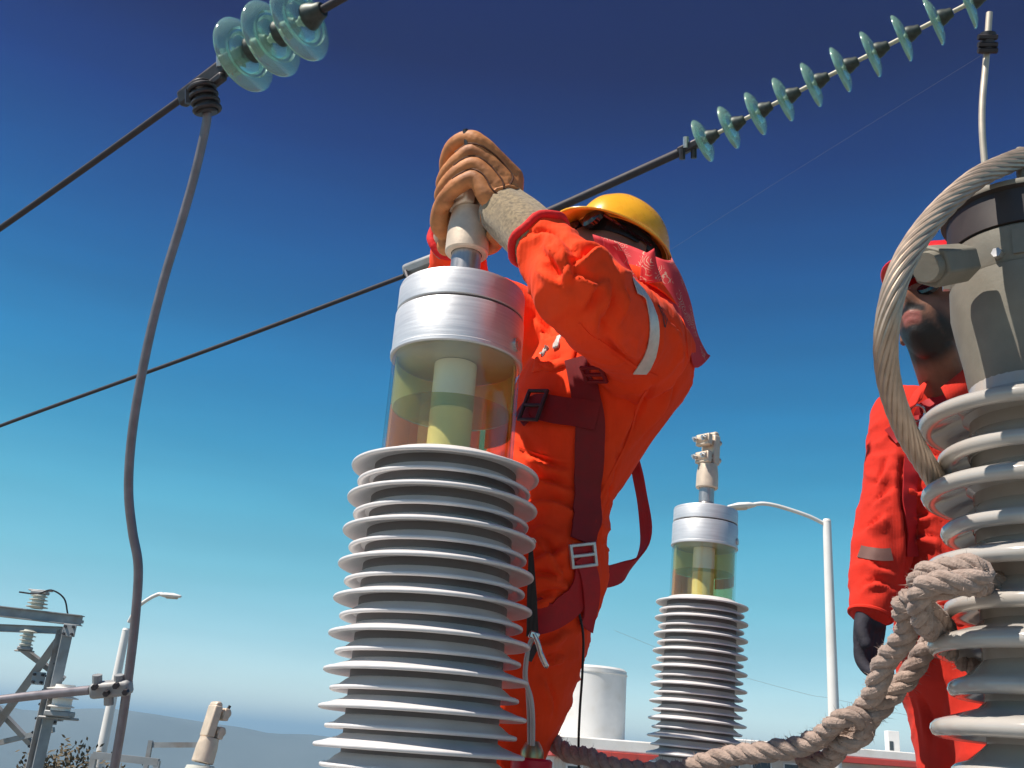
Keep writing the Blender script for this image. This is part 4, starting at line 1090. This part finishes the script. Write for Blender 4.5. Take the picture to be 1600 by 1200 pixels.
# ------------------------------------------------------------------ rope
def yarn(bm, path, rad, n=27, lobes=9):
    """strand laid up from yarns: lobed section that twists along the strand"""
    fr = frames(path); rings = []; s = 0
    for i, (p, (T, N, B)) in enumerate(zip(path, fr)):
        if i: s += (path[i] - path[i - 1]).length
        row = []
        for k in range(n):
            a = 2 * math.pi * k / n
            r = rad[i] * (1 + .075 * math.cos(lobes * a - s * 190) + .05 * noise.noise(p * 160 + Vector((math.cos(a), math.sin(a), 0))))
            row.append(bm.verts.new(p + (N * math.cos(a) + B * math.sin(a)) * r))
        rings.append(row)
    for a, b in zip(rings[:-1], rings[1:]):
        for k in range(n): bm.faces.new((a[k], a[(k + 1) % n], b[(k + 1) % n], b[k]))
    bm.faces.new(rings[0]); bm.faces.new(rings[-1])

def rope(name, path_px, rad, label, seed, strands=3, m=m_rope, per=8):
    pth = resample(smooth_path([P(*q) for q in path_px], per), .004)
    pth = [p + Vector((noise.noise(p * 14 + Vector((seed, 0, 0))), noise.noise(p * 14 + Vector((0, seed, 0))), noise.noise(p * 14 + Vector((0, 0, seed))))) * .009 for p in pth]
    t = empty(name, pth[0], label, 'rope', 'tan three strand ropes')
    sr = rad * 0.56
    for k in range(strands):
        hp = helix(pth, rad * .47, rad * 5.2, 2 * math.pi * k / strands, .12)
        rr = [sr * (1 + .10 * noise.noise(q * 60) + .05 * noise.noise(q * 190)) for q in hp]
        bm = bmesh.new(); yarn(bm, [q - pth[0] for q in hp], rr); obj('strand', bm, m, t, sharp=80)
        bm = bmesh.new()     # loose fibres standing off the strand
        rnd = random.Random(seed * 10 + k)
        for _ in range(int(len(hp) * 3.2)):
            i = rnd.randrange(1, len(hp)); q = hp[i] - pth[0]
            d = Vector((rnd.gauss(0, 1), rnd.gauss(0, 1), rnd.gauss(0, 1))).normalized(); s = q + d * sr * .9
            e = s + d * rnd.uniform(.004, .013) + (hp[i] - hp[i - 1]).normalized() * rnd.uniform(-.008, .008)
            w_ = d.orthogonal().normalized() * .0006
            vs = [bm.verts.new(s - w_), bm.verts.new(s + w_), bm.verts.new(e)]; bm.faces.new(vs)
        fo = obj('fibres', bm, m, t); fo['kind'] = 'stuff'
    return t
rope('rope', [(812, 1130, 1.86), (850, 1158, 1.78), (905, 1178, 1.70), (965, 1200, 1.62), (1030, 1208, 1.56), (1100, 1192, 1.50), (1150, 1180, 1.47), (1200, 1176, 1.44), (1250, 1166, 1.42), (1290, 1146, 1.39), (1325, 1128, 1.37), (1352, 1108, 1.35), (1362, 1078, 1.33),
              (1380, 1044, 1.31), (1408, 1016, 1.28), (1424, 984, 1.26), (1418, 955, 1.24), (1434, 928, 1.20), (1470, 916, 1.175), (1510, 908, 1.175), (1542, 910, 1.215), (1585, 925, 1.262), (1660, 945, 1.262)], .0148, 'long tan rope sagging from behind the near termination up round the right insulator', 1)
rope('rope', [(1252, 1200, 1.45), (1290, 1178, 1.43), (1325, 1150, 1.38), (1352, 1128, 1.35), (1384, 1102, 1.34), (1412, 1066, 1.345), (1436, 1030, 1.34), (1462, 1000, 1.33), (1490, 1010, 1.34), (1520, 1036, 1.36), (1560, 1046, 1.40), (1620, 1040, 1.46)], .0142, 'shorter tan rope twisted beside the long one, running behind the right insulator', 2)
rope('rope', [(1478, 985, 1.30), (1455, 960, 1.26), (1436, 935, 1.215), (1444, 902, 1.19), (1478, 888, 1.175), (1515, 882, 1.16), (1532, 893, 1.155), (1515, 906, 1.15), (1478, 908, 1.155), (1450, 922, 1.17), (1440, 955, 1.20), (1452, 985, 1.24), (1480, 1020, 1.29)], .0138, 'knotted turn of tan rope tied at the front of the right insulator', 3)
rope('rope', [(1292, 1150, 1.37), (1306, 1128, 1.345), (1330, 1118, 1.335), (1352, 1126, 1.34), (1350, 1148, 1.35), (1326, 1158, 1.36), (1308, 1150, 1.375), (1322, 1132, 1.395)], .0130, 'small overhand knot of tan rope where the two ropes meet before the street lamp pole', 4)

# ------------------------------------------------------------------ earthing hook beside the near termination
hk = empty('hook_lanyard', P(828, 845, 1.66), 'black webbing strap with steel snap hook hanging beside the near termination', 'lanyard')
o0 = hk.location.copy()
def strip(bm, pts, wd, w_, th):
    rows = []
    for i, p in enumerate(pts):
        p = p - o0; T = (pts[min(i + 1, len(pts) - 1)] - pts[max(i - 1, 0)]).normalized(); S = Vector(wd); S = (S - T * S.dot(T)).normalized(); N = S.cross(T)
        ww = w_[i] if hasattr(w_, '__len__') else w_
        rows.append([bm.verts.new(p + S * a_ * ww / 2 + N * b_ * th / 2) for a_, b_ in ((-1, -1), (1, -1), (1, 1), (-1, 1))])
    for a_, b_ in zip(rows[:-1], rows[1:]):
        for k in range(4): bm.faces.new((a_[k], a_[(k + 1) % 4], b_[(k + 1) % 4], b_[k]))
    bm.faces.new(rows[0]); bm.faces.new(rows[-1])
bm = bmesh.new(); strip(bm, [P(829, 848, 1.66), P(830, 880, 1.655), P(831, 930, 1.65), P(832, 980, 1.645), P(832, 994, 1.645)], RT, [.006, .010, .016, .019, .020], .004); obj('webbing', bm, m_blackweb, hk)
bm = bmesh.new(); sweep(bm, [q - o0 for q in smooth_path([P(816, 846, 1.655), P(824, 842, 1.65), P(833, 842, 1.65), P(836, 848, 1.655), P(829, 851, 1.66), P(818, 850, 1.66)], 5)], .0022, 8); obj('wire_loop', bm, m_chrome, hk)
bm = bmesh.new(); bar(bm, P(826, 990, 1.645) - o0, P(842, 996, 1.645) - o0, .012, .014); obj('hook_eye', bm, m_chrome, hk, bevel=.003)
bm = bmesh.new(); sweep(bm, [q - o0 for q in smooth_path([P(834, 990, 1.643), P(840, 1004, 1.64), P(845, 1022, 1.638), P(852, 1038, 1.638), P(854, 1040, 1.64)], 6)], [.0045] * 12 + [.0050] * 12 + [.004], 10); obj('hook', bm, m_chrome, hk)
bm = bmesh.new(); bar(bm, P(838, 1008, 1.648) - o0, P(826, 1032, 1.648) - o0, .010, .004); obj('gate', bm, m_dark, hk)

rod = empty('earthing_rod', P(830, 1200, 1.63), 'pale bent wire rising from a brass bush on a red cap beside the near termination', 'earthing rod')
o0 = rod.location.copy()
bm = bmesh.new(); sweep(bm, [q - o0 for q in smooth_path([P(832, 1165, 1.63), P(832, 1120, 1.635), P(829, 1090, 1.64), P(821, 1062, 1.64), P(822, 1035, 1.645), P(827, 1010, 1.65), P(833, 995, 1.65)], 8)], .0042, 10); obj('wire', bm, m_wire, rod)
bm = bmesh.new(); sweep(bm, [q - o0 for q in smooth_path([P(827, 1172, 1.632), P(826, 1120, 1.64), P(824, 1080, 1.645)], 6)], .003, 8); obj('wire', bm, m_wire, rod)
rm = frame_mtx(Vector((0, 0, 0)), Z)
zt = (P(830, 1172, 1.63) - o0).z
bm = bmesh.new(); lathe(bm, [(0, zt + .014), (.010, zt + .014), (.014, zt + .008), (.019, zt - .002), (.019, zt - .012), (0, zt - .012)], 28); obj('brass_bush', bm, m_gold, rod)
bm = bmesh.new(); lathe(bm, [(0, zt - .0125), (.030, zt - .0125), (.034, zt - .016), (.034, zt - .05), (0, zt - .05)], 32); obj('red_cap', bm, m_redcap, rod)
bm = bmesh.new(); cyl(bm, (0, 0, zt - .0505), (0, 0, DECK - o0.z), .012); obj('post', bm, m_gsteel, rod)
bm = bmesh.new()
wp = smooth_path([P(890, 895, 1.73), P(900, 940, 1.72), P(911, 990, 1.71), P(910, 1050, 1.71), P(906, 1110, 1.71), P(904, 1165, 1.71), P(905, 1230, 1.71)], 8)
sweep(bm, [q - wp[0] for q in wp], .0022, 8)
o = obj('hanging_cord', bm, m_black, None); o.location = wp[0]; tag(o, 'thin dark cord hanging from the harness of the worker with the yellow hat', 'cord')

# ------------------------------------------------------------------ overhead lines and strings
def line(name, px, r, m, label, cat, group=None, per=8):
    pth = smooth_path([P(*q) for q in px], per); bm = bmesh.new(); sweep(bm, [q - pth[0] for q in pth], r, 10)
    o = obj(name, bm, m, None); o.location = pth[0]; return tag(o, label, cat, group)

def insulator_string(label, a, b, n, dia, first=0.0):
    """n cap and pin glass discs from a to b"""
    t = empty('insulator_string', a, label, 'insulator string', 'glass disc insulator strings')
    d = (b - a); step = d.length / n; d.normalize(); r = dia / 2; fm = None
    for i in range(n):
        mt = frame_mtx(d * step * i, d)
        if i == 0:
            g_ = lathe_obj('glass_disc', [(.030, .030), (.045, .028), (r * .70, .020), (r * .93, .004), (r, -.006), (r * .985, -.014), (r * .93, -.011), (r * .84, -.004), (r * .66, .004), (r * .60, -.010), (r * .54, -.010), (r * .48, .004), (.030, .008)], m_gglass, t, 56, 60, closed=True)
            c_ = lathe_obj('metal_cap', [(0, .092), (.022, .092), (.027, .086), (.030, .070), (.040, .050), (.044, .034), (.044, .0285), (0, .0285)], m_cap, t, 28)
            p_ = lathe_obj('pin', [(0, .0075), (.018, .0075), (.018, -.012), (.012, -.018), (.012, .095 - step), (0, .095 - step)], m_pin, t, 20)
            first_ = (g_, c_, p_)
            for o in first_: o.matrix_local = mt
        else:
            for s in first_:
                o = s.copy(); C.objects.link(o); o.parent = t; o.matrix_local = mt
    return t

# line at upper left
line('conductor', [(-80, 412, 4.35), (0, 357, 4.15), (140, 258, 3.85), (290, 150, 3.55)], .0125, m_cond, 'dark conductor at the upper left running into a bolted clamp', 'conductor', 'overhead conductors')
cl = empty('strain_clamp', P(320, 130, 3.5), 'dark bolted clamp joining the upper left conductor, its dropper and the nearest glass string', 'clamp')
o0 = cl.location.copy()
bm = bmesh.new(); bar(bm, P(283, 157, 3.56) - o0, P(366, 94, 3.42) - o0, .060, .040, UP); obj('clamp_body', bm, m_dark, cl, bevel=.012)
bm = bmesh.new(); bar(bm, P(296, 160, 3.52) - o0, P(350, 118, 3.42) - o0, .030, .03, UP); obj('keeper', bm, m_dark, cl, bevel=.008)
for u, v in ((296, 152), (345, 95), (352, 88), (372, 102)):
    bm = bmesh.new(); c_ = P(u, v, 3.44) - o0; cyl(bm, c_ - UP * .022, c_ + UP * .025, .016, .016, 6); obj('bolt', bm, m_bolt if v < 100 else m_dark, cl, sharp=30)
bm = bmesh.new(); bar(bm, P(350, 100, 3.42) - o0, P(382, 84, 3.38) - o0, .050, .045, UP); obj('clevis', bm, m_dark, cl, bevel=.01)
bm = bmesh.new()
pth = resample(smooth_path([P(313, 130, 3.45), P(318, 150, 3.44), P(324, 178, 3.44)], 8), .004)
sweep(bm, [q - o0 for q in pth], .036, 12); obj('tap_collar', bm, m_dark, cl, bevel=.004)
for k in range(4):
    a_ = P(316 + 2.6 * k, 138 + 11 * k, 3.44); dd = (P(324, 178, 3.44) - P(313, 130, 3.45)).normalized()
    bm = bmesh.new(); fr_ = frame_mtx(a_ - o0, dd); sweep(bm, [fr_ @ Vector((.042 * math.cos(2 * math.pi * i / 24), .042 * math.sin(2 * math.pi * i / 24), 0)) for i in range(25)], .0085, 8, False); obj('clamp_ring', bm, m_dark, cl)
insulator_string('nearest green glass insulator string, hanging at the top left', P(384, 84, 3.40), P(384 + 45 * 3, 84 - 26 * 3, 3.20), 3, .262)
line('link_rod', [(384 + 45 * 2.5, 84 - 26 * 2.5, 3.233), (640, -62, 3.02), (900, -210, 2.7)], .014, m_cond, 'dark rod carrying the nearest glass string beyond the top of the picture', 'rod')
line('dropper_lead', [(323, 168, 3.44), (322, 195, 3.44), (305, 270, 3.43), (284, 345, 3.42), (258, 430, 3.40), (235, 520, 3.38), (215, 620, 3.36), (204, 700, 3.35), (201, 770, 3.34), (207, 830, 3.33), (216, 885, 3.32), (212, 960, 3.31), (203, 1040, 3.30), (192, 1120, 3.30), (176, 1215, 3.30)], .0155, m_lead, 'thick dull lead hanging down from the clamp at upper left', 'lead', None, 6)
# clamp halfway down the lead
pc = empty('parallel_clamp', P(172, 1076, 3.30), 'pale bolted clamp holding the hanging lead at the lower left', 'clamp'); o0 = pc.location.copy()
bm = bmesh.new(); bar(bm, P(142, 1079, 3.29) - o0, P(206, 1073, 3.29) - o0, .050, .050, UP); obj('clamp_body', bm, m_gsteel, pc, bevel=.012)
for u, v in ((150, 1072), (168, 1082), (183, 1070), (198, 1080)):
    bm = bmesh.new(); c_ = P(u, v, 3.265) - o0; cyl(bm, c_, c_ - F * .018, .010, .010, 6); obj('bolt', bm, m_dark, pc, sharp=30)
for u, v in ((152, 1060), (170, 1092), (186, 1060)):
    bm = bmesh.new(); c_ = P(u, v + 4, 3.29) - o0; cyl(bm, c_ - UP * .01, c_ + UP * .02, .016, .016, 10); obj('lug', bm, m_gsteel, pc, sharp=30)
line('side_bar', [(-30, 1097, 3.42), (52, 1087, 3.38), (142, 1078, 3.30)], .015, m_lead, 'short grey bar leading left from the pale clamp on the hanging lead', 'bar')

# second line, behind the worker
line('conductor', [(-60, 690, 9.2), (20, 658, 8.8), (330, 545, 7.6), (632, 431, 6.6)], .0155, m_cond, 'thin dark conductor crossing behind the near termination to a clamp', 'conductor', 'overhead conductors')
c2 = empty('dead_end_clamp', P(660, 420, 6.5), 'grey boat shaped clamp behind the red sleeve, end of the crossing conductor', 'clamp'); o0 = c2.location.copy()
bm = bmesh.new(); bar(bm, P(632, 424, 6.6) - o0, P(700, 398, 6.4) - o0, .085, .07, UP); obj('clamp_body', bm, m_gsteel, c2, bevel=.025)
bm = bmesh.new(); sweep(bm, [q - o0 for q in smooth_path([P(634, 424, 6.55), P(640, 436, 6.5), P(655, 433, 6.5), P(666, 424, 6.5)], 6)], .016, 8); obj('hook', bm, m_dark, c2)
for u, v in ((664, 434), (672, 440), (684, 424)):
    bm = bmesh.new(); c_ = P(u, v, 6.45) - o0; cyl(bm, c_ - UP * .05, c_ + UP * .04, .016, .016, 8); obj('u_bolt', bm, m_dark, c2)
line('link_rod', [(690, 405, 6.42), (870, 325, 6.15), (1062, 238, 5.95)], .026, m_cond, 'dark straight link rod behind the yellow hard hat, below the far glass string', 'rod')
yk = empty('yoke', P(1075, 230, 5.92), 'small dark yoke between the link rod and the long glass string', 'yoke'); o0 = yk.location.copy()
bm = bmesh.new(); bar(bm, P(1060, 238, 5.94) - o0, P(1096, 221, 5.88) - o0, .05, .06, UP); obj('clevis', bm, m_dark, yk, bevel=.012)
for u, v in ((1072, 222), (1084, 238), (1066, 240)):
    bm = bmesh.new(); c_ = P(u, v, 5.9) - o0; cyl(bm, c_ - UP * .035, c_ + UP * .03, .018, .018, 8); obj('pin_bolt', bm, m_bolt if v < 230 else m_dark, yk)
insulator_string('long row of green glass discs rising to the upper right', P(1100, 219, 5.86), P(1100 + 46.5 * 10, 219 - 24.0 * 10, 5.05), 10, .265)
line('thin_wire', [(1040, 395, 14), (1250, 262, 13), (1560, 70, 12)], .0012, mat('grey_wire', (0.14, 0.15, 0.18), 0.8), 'hair thin pale wire rising behind the helmet to the upper right', 'wire')
line('thin_wire', [(960, 985, 27), (1090, 1036, 26.5), (1250, 1082, 26), (1302, 1092, 26), (1420, 1118, 26)], .0035, mat('grey_wire2', (0.25, 0.25, 0.26), 0.6), 'hair thin wire crossing low behind the right street lamp pole', 'wire')
# dropper above the right insulator
line('dropper_lead', [(1546, 20, 2.05), (1541, 90, 2.03), (1535, 160, 2.0), (1535, 210, 1.98), (1540, 270, 1.96), (1546, 330, 1.94), (1556, 400, 1.92)], .0065, m_leadlite, 'pale thin lead hanging above the head of the right insulator', 'lead')
cu = empty('tap_clamp', P(1544, 66, 2.03), 'dark clamp at the top end of the pale thin lead', 'clamp'); o0 = cu.location.copy()
bm = bmesh.new(); cyl(bm, P(1541, 82, 2.03) - o0, P(1544, 52, 2.03) - o0, .013, .015, 12); obj('sleeve', bm, m_dark, cu, sharp=30)
for v in (58, 70, 79):
    bm = bmesh.new(); c_ = P(1543, v, 2.02) - o0; cyl(bm, c_ - RT * .019, c_ + RT * .019, .006, .006, 6); obj('bolt', bm, m_dark, cu, sharp=30)

# ------------------------------------------------------------------ street lamps
def ground_pt(u, v, d):
    p = P(u, v, d); return Vector((p.x, p.y, 0))
def street_lamp(label, top_px, d, arm_px, head_px, pole_r):
    top = P(*top_px, d); base = Vector((top.x, top.y, 0))
    t = empty('street_lamp', base, label, 'street lamp', 'white street lamps')
    bm = bmesh.new(); cyl(bm, (0, 0, 0), (0, 0, top.z), pole_r * 1.35, pole_r * .85, 16); obj('pole', bm, m_white, t)
    bm = bmesh.new(); cyl(bm, (0, 0, top.z + .001), (0, 0, top.z + .05), pole_r * .9, pole_r * .7, 12); obj('pole_cap', bm, m_white, t)
    pts = smooth_path([P(*q, d) - base for q in arm_px], 8); bm = bmesh.new(); sweep(bm, pts, pole_r * .42, 10); obj('arm', bm, m_white, t)
    a_, b_ = P(*head_px[0], d) - base, P(*head_px[1], d) - base
    x = (b_ - a_); L = x.length; x.normalize(); y = x.cross(Z).normalized(); zz = y.cross(x).normalized() * -1
    if zz.z < 0: zz = -zz
    bm = bmesh.new()
    loft(bm, [(a_, y * L * .09, zz * L * .07), (a_ + x * L * .25, y * L * .20, zz * L * .12), (a_ + x * L * .65, y * L * .24, zz * L * .13), (b_, y * L * .12, zz * L * .06)], 16)
    obj('lamp_head', bm, m_white, t)
    bm = bmesh.new(); loft(bm, [(a_ + x * L * .35 - zz * L * .10, y * L * .15, zz * L * .06), (a_ + x * L * .85 - zz * L * .09, y * L * .13, zz * L * .06)], 14); obj('lens', bm, m_wall, t)
    return t
street_lamp('white street lamp at the right of the lone termination, arm reaching left', (1292, 815), 20.0, [(1291, 820), (1262, 806), (1220, 792), (1195, 787), (1178, 788)], ((1180, 789), (1138, 792)), .095)
street_lamp('white street lamp beside the hanging lead at the lower left, arm reaching right', (197, 985), 24.0, [(201, 972), (214, 950), (232, 936), (246, 929), (254, 928)], ((250, 929), (282, 932)), .105)

# ------------------------------------------------------------------ steel frame at far left
D = 10.0
fr0 = ground_pt(105, 970, D)
sf = empty('steel_gantry', fr0, 'galvanised steel gantry with diagonal brace at the far left edge', 'gantry'); o0 = fr0.copy()
ct = P(105, 968, D)
def ibeam(bm, a_, b_, h, w_, hint):
    bar(bm, a_, b_, w_ * .14, h * .84, hint)
    m_ = frame_mtx((Vector(a_) + Vector(b_)) / 2, Vector(b_) - Vector(a_), hint); L = (Vector(b_) - Vector(a_)).length
    for s in (-1, 1): box(bm, (w_, h * .08, L), m_ @ Matrix.Translation((0, s * h * .46, 0)))
bm = bmesh.new(); ibeam(bm, (0, 0, 0), (0, 0, ct.z - .10), .12, .11, (0.6, .8, 0)); obj('column', bm, m_gsteel, sf, sharp=30)
ba, bb_ = P(-150, 938, D) - o0, P(128, 970, D) - o0
bm = bmesh.new(); ibeam(bm, ba, bb_, .10, .10, (ba - bb_).cross(Z)); obj('cross_beam', bm, m_gsteel, sf, sharp=30)
bm = bmesh.new(); ibeam(bm, P(-150, 975, D) - o0, P(98, 985, D) - o0, .07, .06, (ba - bb_).cross(Z)); obj('lower_rail', bm, m_gsteel, sf, sharp=30)
bm = bmesh.new(); bar(bm, P(102, 985, D) - o0, P(-10, 1140, D) - o0, .07, .05); obj('diagonal_brace', bm, m_gsteel, sf)
bm = bmesh.new(); bar(bm, Vector((-3.0, .6, 0)), Vector((-3.0, .6, ct.z - .2)), .15, .15); obj('column', bm, m_gsteel, sf)
for k in range(9):
    c_ = P(92 - 5.5 * k, 1040 + 22 * k, D - .12) - o0; bm = bmesh.new(); cyl(bm, c_, c_ + Vector((-.10, 0, .03)), .012, .012, 8); obj('step_bolt', bm, m_dark, sf)
bm = bmesh.new(); bar(bm, P(98, 1123, D) - o0, P(60, 1122, D) - o0, .05, .05); obj('bracket', bm, m_gsteel, sf)
for (u, v) in ((108, 985), (60, 1060), (80, 1122)):
    bm = bmesh.new(); c_ = P(u, v, D - .10) - o0; box(bm, (.13, .012, .12), Matrix.Translation(c_)); gp_ = obj('gusset_plate', bm, m_gsteel, sf, bevel=.003)
    for dx in (-.04, .04):
        for dz in (-.035, .035):
            bm = bmesh.new(); q_ = c_ + Vector((dx, -.007, dz)); cyl(bm, q_, q_ + Vector((0, -.02, 0)), .014, .014, 6); obj('bolt', bm, m_dark, gp_, sharp=30)
for (p0, p1) in (((30, 1010), (100, 1062)), ((-20, 1165), (84, 1140)), ((-20, 1090), (70, 1185))):
    bm = bmesh.new(); bar(bm, P(*p0, D + .1) - o0, P(*p1, D + .1) - o0, .05, .05); obj('lattice_bar', bm, m_gsteel, sf)
bm = bmesh.new(); bar(bm, P(130, 972, D) - o0, P(116, 969, D) - o0, .03, .03); obj('stub', bm, m_gsteel, sf)
bm = bmesh.new(); sweep(bm, [q - o0 for q in smooth_path([P(30, 925, D), P(58, 928, D), P(80, 922, D), P(100, 935, D), P(106, 960, D)], 6)], .008, 6); obj('jumper_wire', bm, m_dark, sf)
def post_insulator(base, hgt, r, label, n=5, m=m_glazed, flip=False, cone=False):
    t = empty('post_insulator', base, label, 'insulator'); s = -1 if flip else 1
    lathe_obj('body', [(0, 0), (r * .55, 0), (r * .55, s * hgt), (0, s * hgt)], m, t, 24)
    for k in range(n):
        rr = r * (1 - .08 * k if not cone else 1 - .13 * k)
        z = s * hgt * (k + .5) / n
        lathe_obj('shed', [(r * .5, z + hgt * .07), (rr, z), (rr, z - hgt * .03), (r * .5, z - hgt * .01)], m, t, 24, closed=True)
    bm = bmesh.new(); box(bm, (r * 1.5, r * .9, hgt * .22), Matrix.Translation((0, 0, s * hgt * 1.115))); box(bm, (r * 2.3, r * .35, hgt * .10), Matrix.Translation((0, 0, s * hgt * 1.28))); obj('terminal_cap', bm, m_gsteel, t, bevel=.01)
    return t
post_insulator(P(57, 951, D), .14, .105, 'small ribbed insulator standing on the gantry beam at the far left', 4)
post_insulator(P(46, 984, D - .1), .16, .085, 'small ribbed insulator hanging under the gantry beam at the far left', 4, flip=True)
pw = post_insulator(P(103, 1070, D - .3), .24, .165, 'white cone shaped insulator hanging beside the gantry column', 3, m_white, True, True)

# pale clamp on a post, lower left
pl = copy_tree(t2); pl['label'] = 'pale terminal clamp on a cream post at the bottom left'; pl.matrix_world = frame_mtx(P(316, 1192, 3.4), (.11, .1, 1), (1, 0, 0)) @ Matrix.Rotation(R(-140), 4, 'Z') @ Matrix.Scale(1.0, 4)
post = P(314, 1194, 3.4)
pz = empty('cream_post', Vector((post.x, post.y, 0)), 'cream tapered post under the pale terminal clamp at the bottom left', 'post')
lathe_obj('shaft', [(0, 0), (.10, 0), (.10, .02), (.075, .04), (.052, post.z - .02), (.046, post.z - .004), (0, post.z - .004)], m_glazed, pz, 36)

# railings, bottom left
def rail(label, pts, d, tops):
    base = ground_pt(*tops[0], d); t = empty('steel_railing', base, label, 'railing')
    for q in tops:
        p = P(*q, d); bm = bmesh.new(); bar(bm, Vector((p.x, p.y, 0)) - base, p - base, .05, .05); obj('post', bm, m_gsteel, t)
    for a_, b_ in pts:
        bm = bmesh.new(); bar(bm, P(*a_, d) - base, P(*b_, d) - base, .06, .06); obj('rail', bm, m_gsteel, t)
rail('grey steel railing behind the cream post at the bottom left', [((236, 1164), (330, 1164))], 12, [(236, 1157), (330, 1160)])
rail('grey steel railing left of the cream post at the bottom edge', [((146, 1180), (248, 1191))], 9, [(148, 1178), (246, 1189)])

# brown bushy tree at bottom left
def tree(label, p, h, r, n, seed):
    rnd = random.Random(seed); t = empty('small_tree', Vector((p.x, p.y, 0)), label, 'tree')
    bm = bmesh.new(); sweep(bm, smooth_path([Vector((0, 0, 0)), Vector((.05, 0, h * .4)), Vector((-.04, .03, h * .8))], 5), [.09 - .004 * i for i in range(11)], 8)
    for k in range(7):
        a = rnd.uniform(0, 6.28); z0_ = h * rnd.uniform(.4, .7); sweep(bm, [Vector((0, 0, z0_)), Vector((math.cos(a) * r * .5, math.sin(a) * r * .5, z0_ + h * .12)), Vector((math.cos(a) * r * .8, math.sin(a) * r * .8, z0_ + h * .2))], [.035, .02, .008], 6)
    obj('trunk', bm, m_bark, t)
    bm = bmesh.new(); cl_ = [(Vector((rnd.gauss(0, r * .42), rnd.gauss(0, r * .42), h * .78 + rnd.gauss(0, r * .30))), rnd.uniform(.2, .4) * r) for _ in range(22)]
    for _ in range(n):
        c_, s_ = rnd.choice(cl_); q = c_ + Vector((rnd.gauss(0, s_), rnd.gauss(0, s_), rnd.gauss(0, s_ * .8))); e = Vector((rnd.gauss(0, 1), rnd.gauss(0, 1), rnd.gauss(0, 1))).normalized() * .07; f_ = e.orthogonal().normalized() * .03
        bm.faces.new([bm.verts.new(q - e), bm.verts.new(q + f_), bm.verts.new(q + e), bm.verts.new(q - f_)])
    obj('crown', bm, m_leaf, t, smooth=False)
tree('sparse brown bushy tree at the bottom left corner', P(98, 1215, 22), P(98, 1176, 22).z, .75, 900, 5)
tree('low brown shrub tree beside the bottom left corner', P(150, 1225, 24), P(150, 1192, 24).z, .55, 600, 6)

# ------------------------------------------------------------------ tank and buildings
DB = 42.0
tp = P(915, 1110, DB); 
tk = empty('storage_tank', Vector((tp.x, tp.y, 0)), 'plain white storage tank behind the legs of the worker in the yellow hat', 'tank')
rt_ = 62 / FPX * DB; ht = P(930, 1041, DB).z
lathe_obj('shell', [(0, 0), (rt_, 0), (rt_, ht - .12), (rt_ - .10, ht - .03), (0, ht)], m_white, tk, 64, 25)
bm = bmesh.new(); lathe(bm, [(rt_ + .004, ht - .30), (rt_ + .03, ht - .30), (rt_ + .03, ht - .24), (rt_ + .004, ht - .24)], 64, closed=True); obj('hoop', bm, m_white, tk)
def low_building(label, u0, u1, v_top0, v_top1, d, winn, stripe=True, depth=8.0):
    a_ = P(u0, v_top0, d); b_ = P(u1, v_top1, d); zt_ = (a_.z + b_.z) / 2
    A = Vector((a_.x, a_.y, 0)); x = (Vector((b_.x, b_.y, 0)) - A); L = x.length; x.normalize(); y = Vector((-x.y, x.x, 0))
    t = empty('low_building', A, label, 'building'); t.matrix_world = Matrix((x, y, Z)).transposed().to_4x4(); t.matrix_world.translation = A
    M_ = Matrix((x, y, Z)).transposed().to_4x4(); M_.translation = A; t.matrix_world = M_
    bm = bmesh.new(); box(bm, (L, depth, zt_ - .75), Matrix.Translation((L / 2, depth / 2, (zt_ - .75) / 2))); obj('wall', bm, m_wall, t)
    bm = bmesh.new(); box(bm, (L + .8, depth + .8, .28), Matrix.Translation((L / 2, depth / 2, zt_ - .61 + .005))); obj('fascia', bm, m_redp, t, bevel=.02)
    bm = bmesh.new(); box(bm, (L + .7, depth + .7, .42), Matrix.Translation((L / 2, depth / 2, zt_ - .25))); obj('roof', bm, m_white, t, bevel=.05)
    for k in range(winn):
        cx_ = L * (k + .5) / winn; fr_b = bmesh.new(); w_, h_ = min(1.5, L / winn * .6), 1.1; zc = zt_ - 1.55
        for s in (-1, 1):
            box(fr_b, (.07, .08, h_ + .07), Matrix.Translation((cx_ + s * w_ / 2, -.03, zc))); box(fr_b, (w_, .078, .07), Matrix.Translation((cx_, -.031, zc + s * h_ / 2)))
        wn = obj('window', fr_b, m_white, t); pb = bmesh.new(); box(pb, (w_ - .08, .03, h_ - .08), Matrix.Translation((cx_, -.017, zc))); obj('pane', pb, m_win, wn)
    return t, zt_
low_building('low cream building with red fascia under the white tank', 880, 1075, 1150, 1160, 36.0, 5)
_, zr = low_building('long low white roofed building with red fascia behind the rope at the right', 1115, 1560, 1158, 1178, 50.0, 9)
pch = P(1394, 1158, 53.0)
ch = empty('roof_cabinet', Vector((pch.x, pch.y, zr - .04)), 'small white cabinet standing on the roof of the long low building', 'cabinet')
bm = bmesh.new(); box(bm, (.62, .5, P(1394, 1142, 53).z - zr + .04), Matrix.Translation((0, 0, (P(1394, 1142, 53).z - zr + .04) / 2))); obj('case', bm, m_white, ch, bevel=.02)
bm = bmesh.new(); box(bm, (.2, .02, .45), Matrix.Translation((-.14, -.262, .35))); obj('vent_panel', bm, m_win, ch)

# origins are at the base of each thing already; nothing else to do
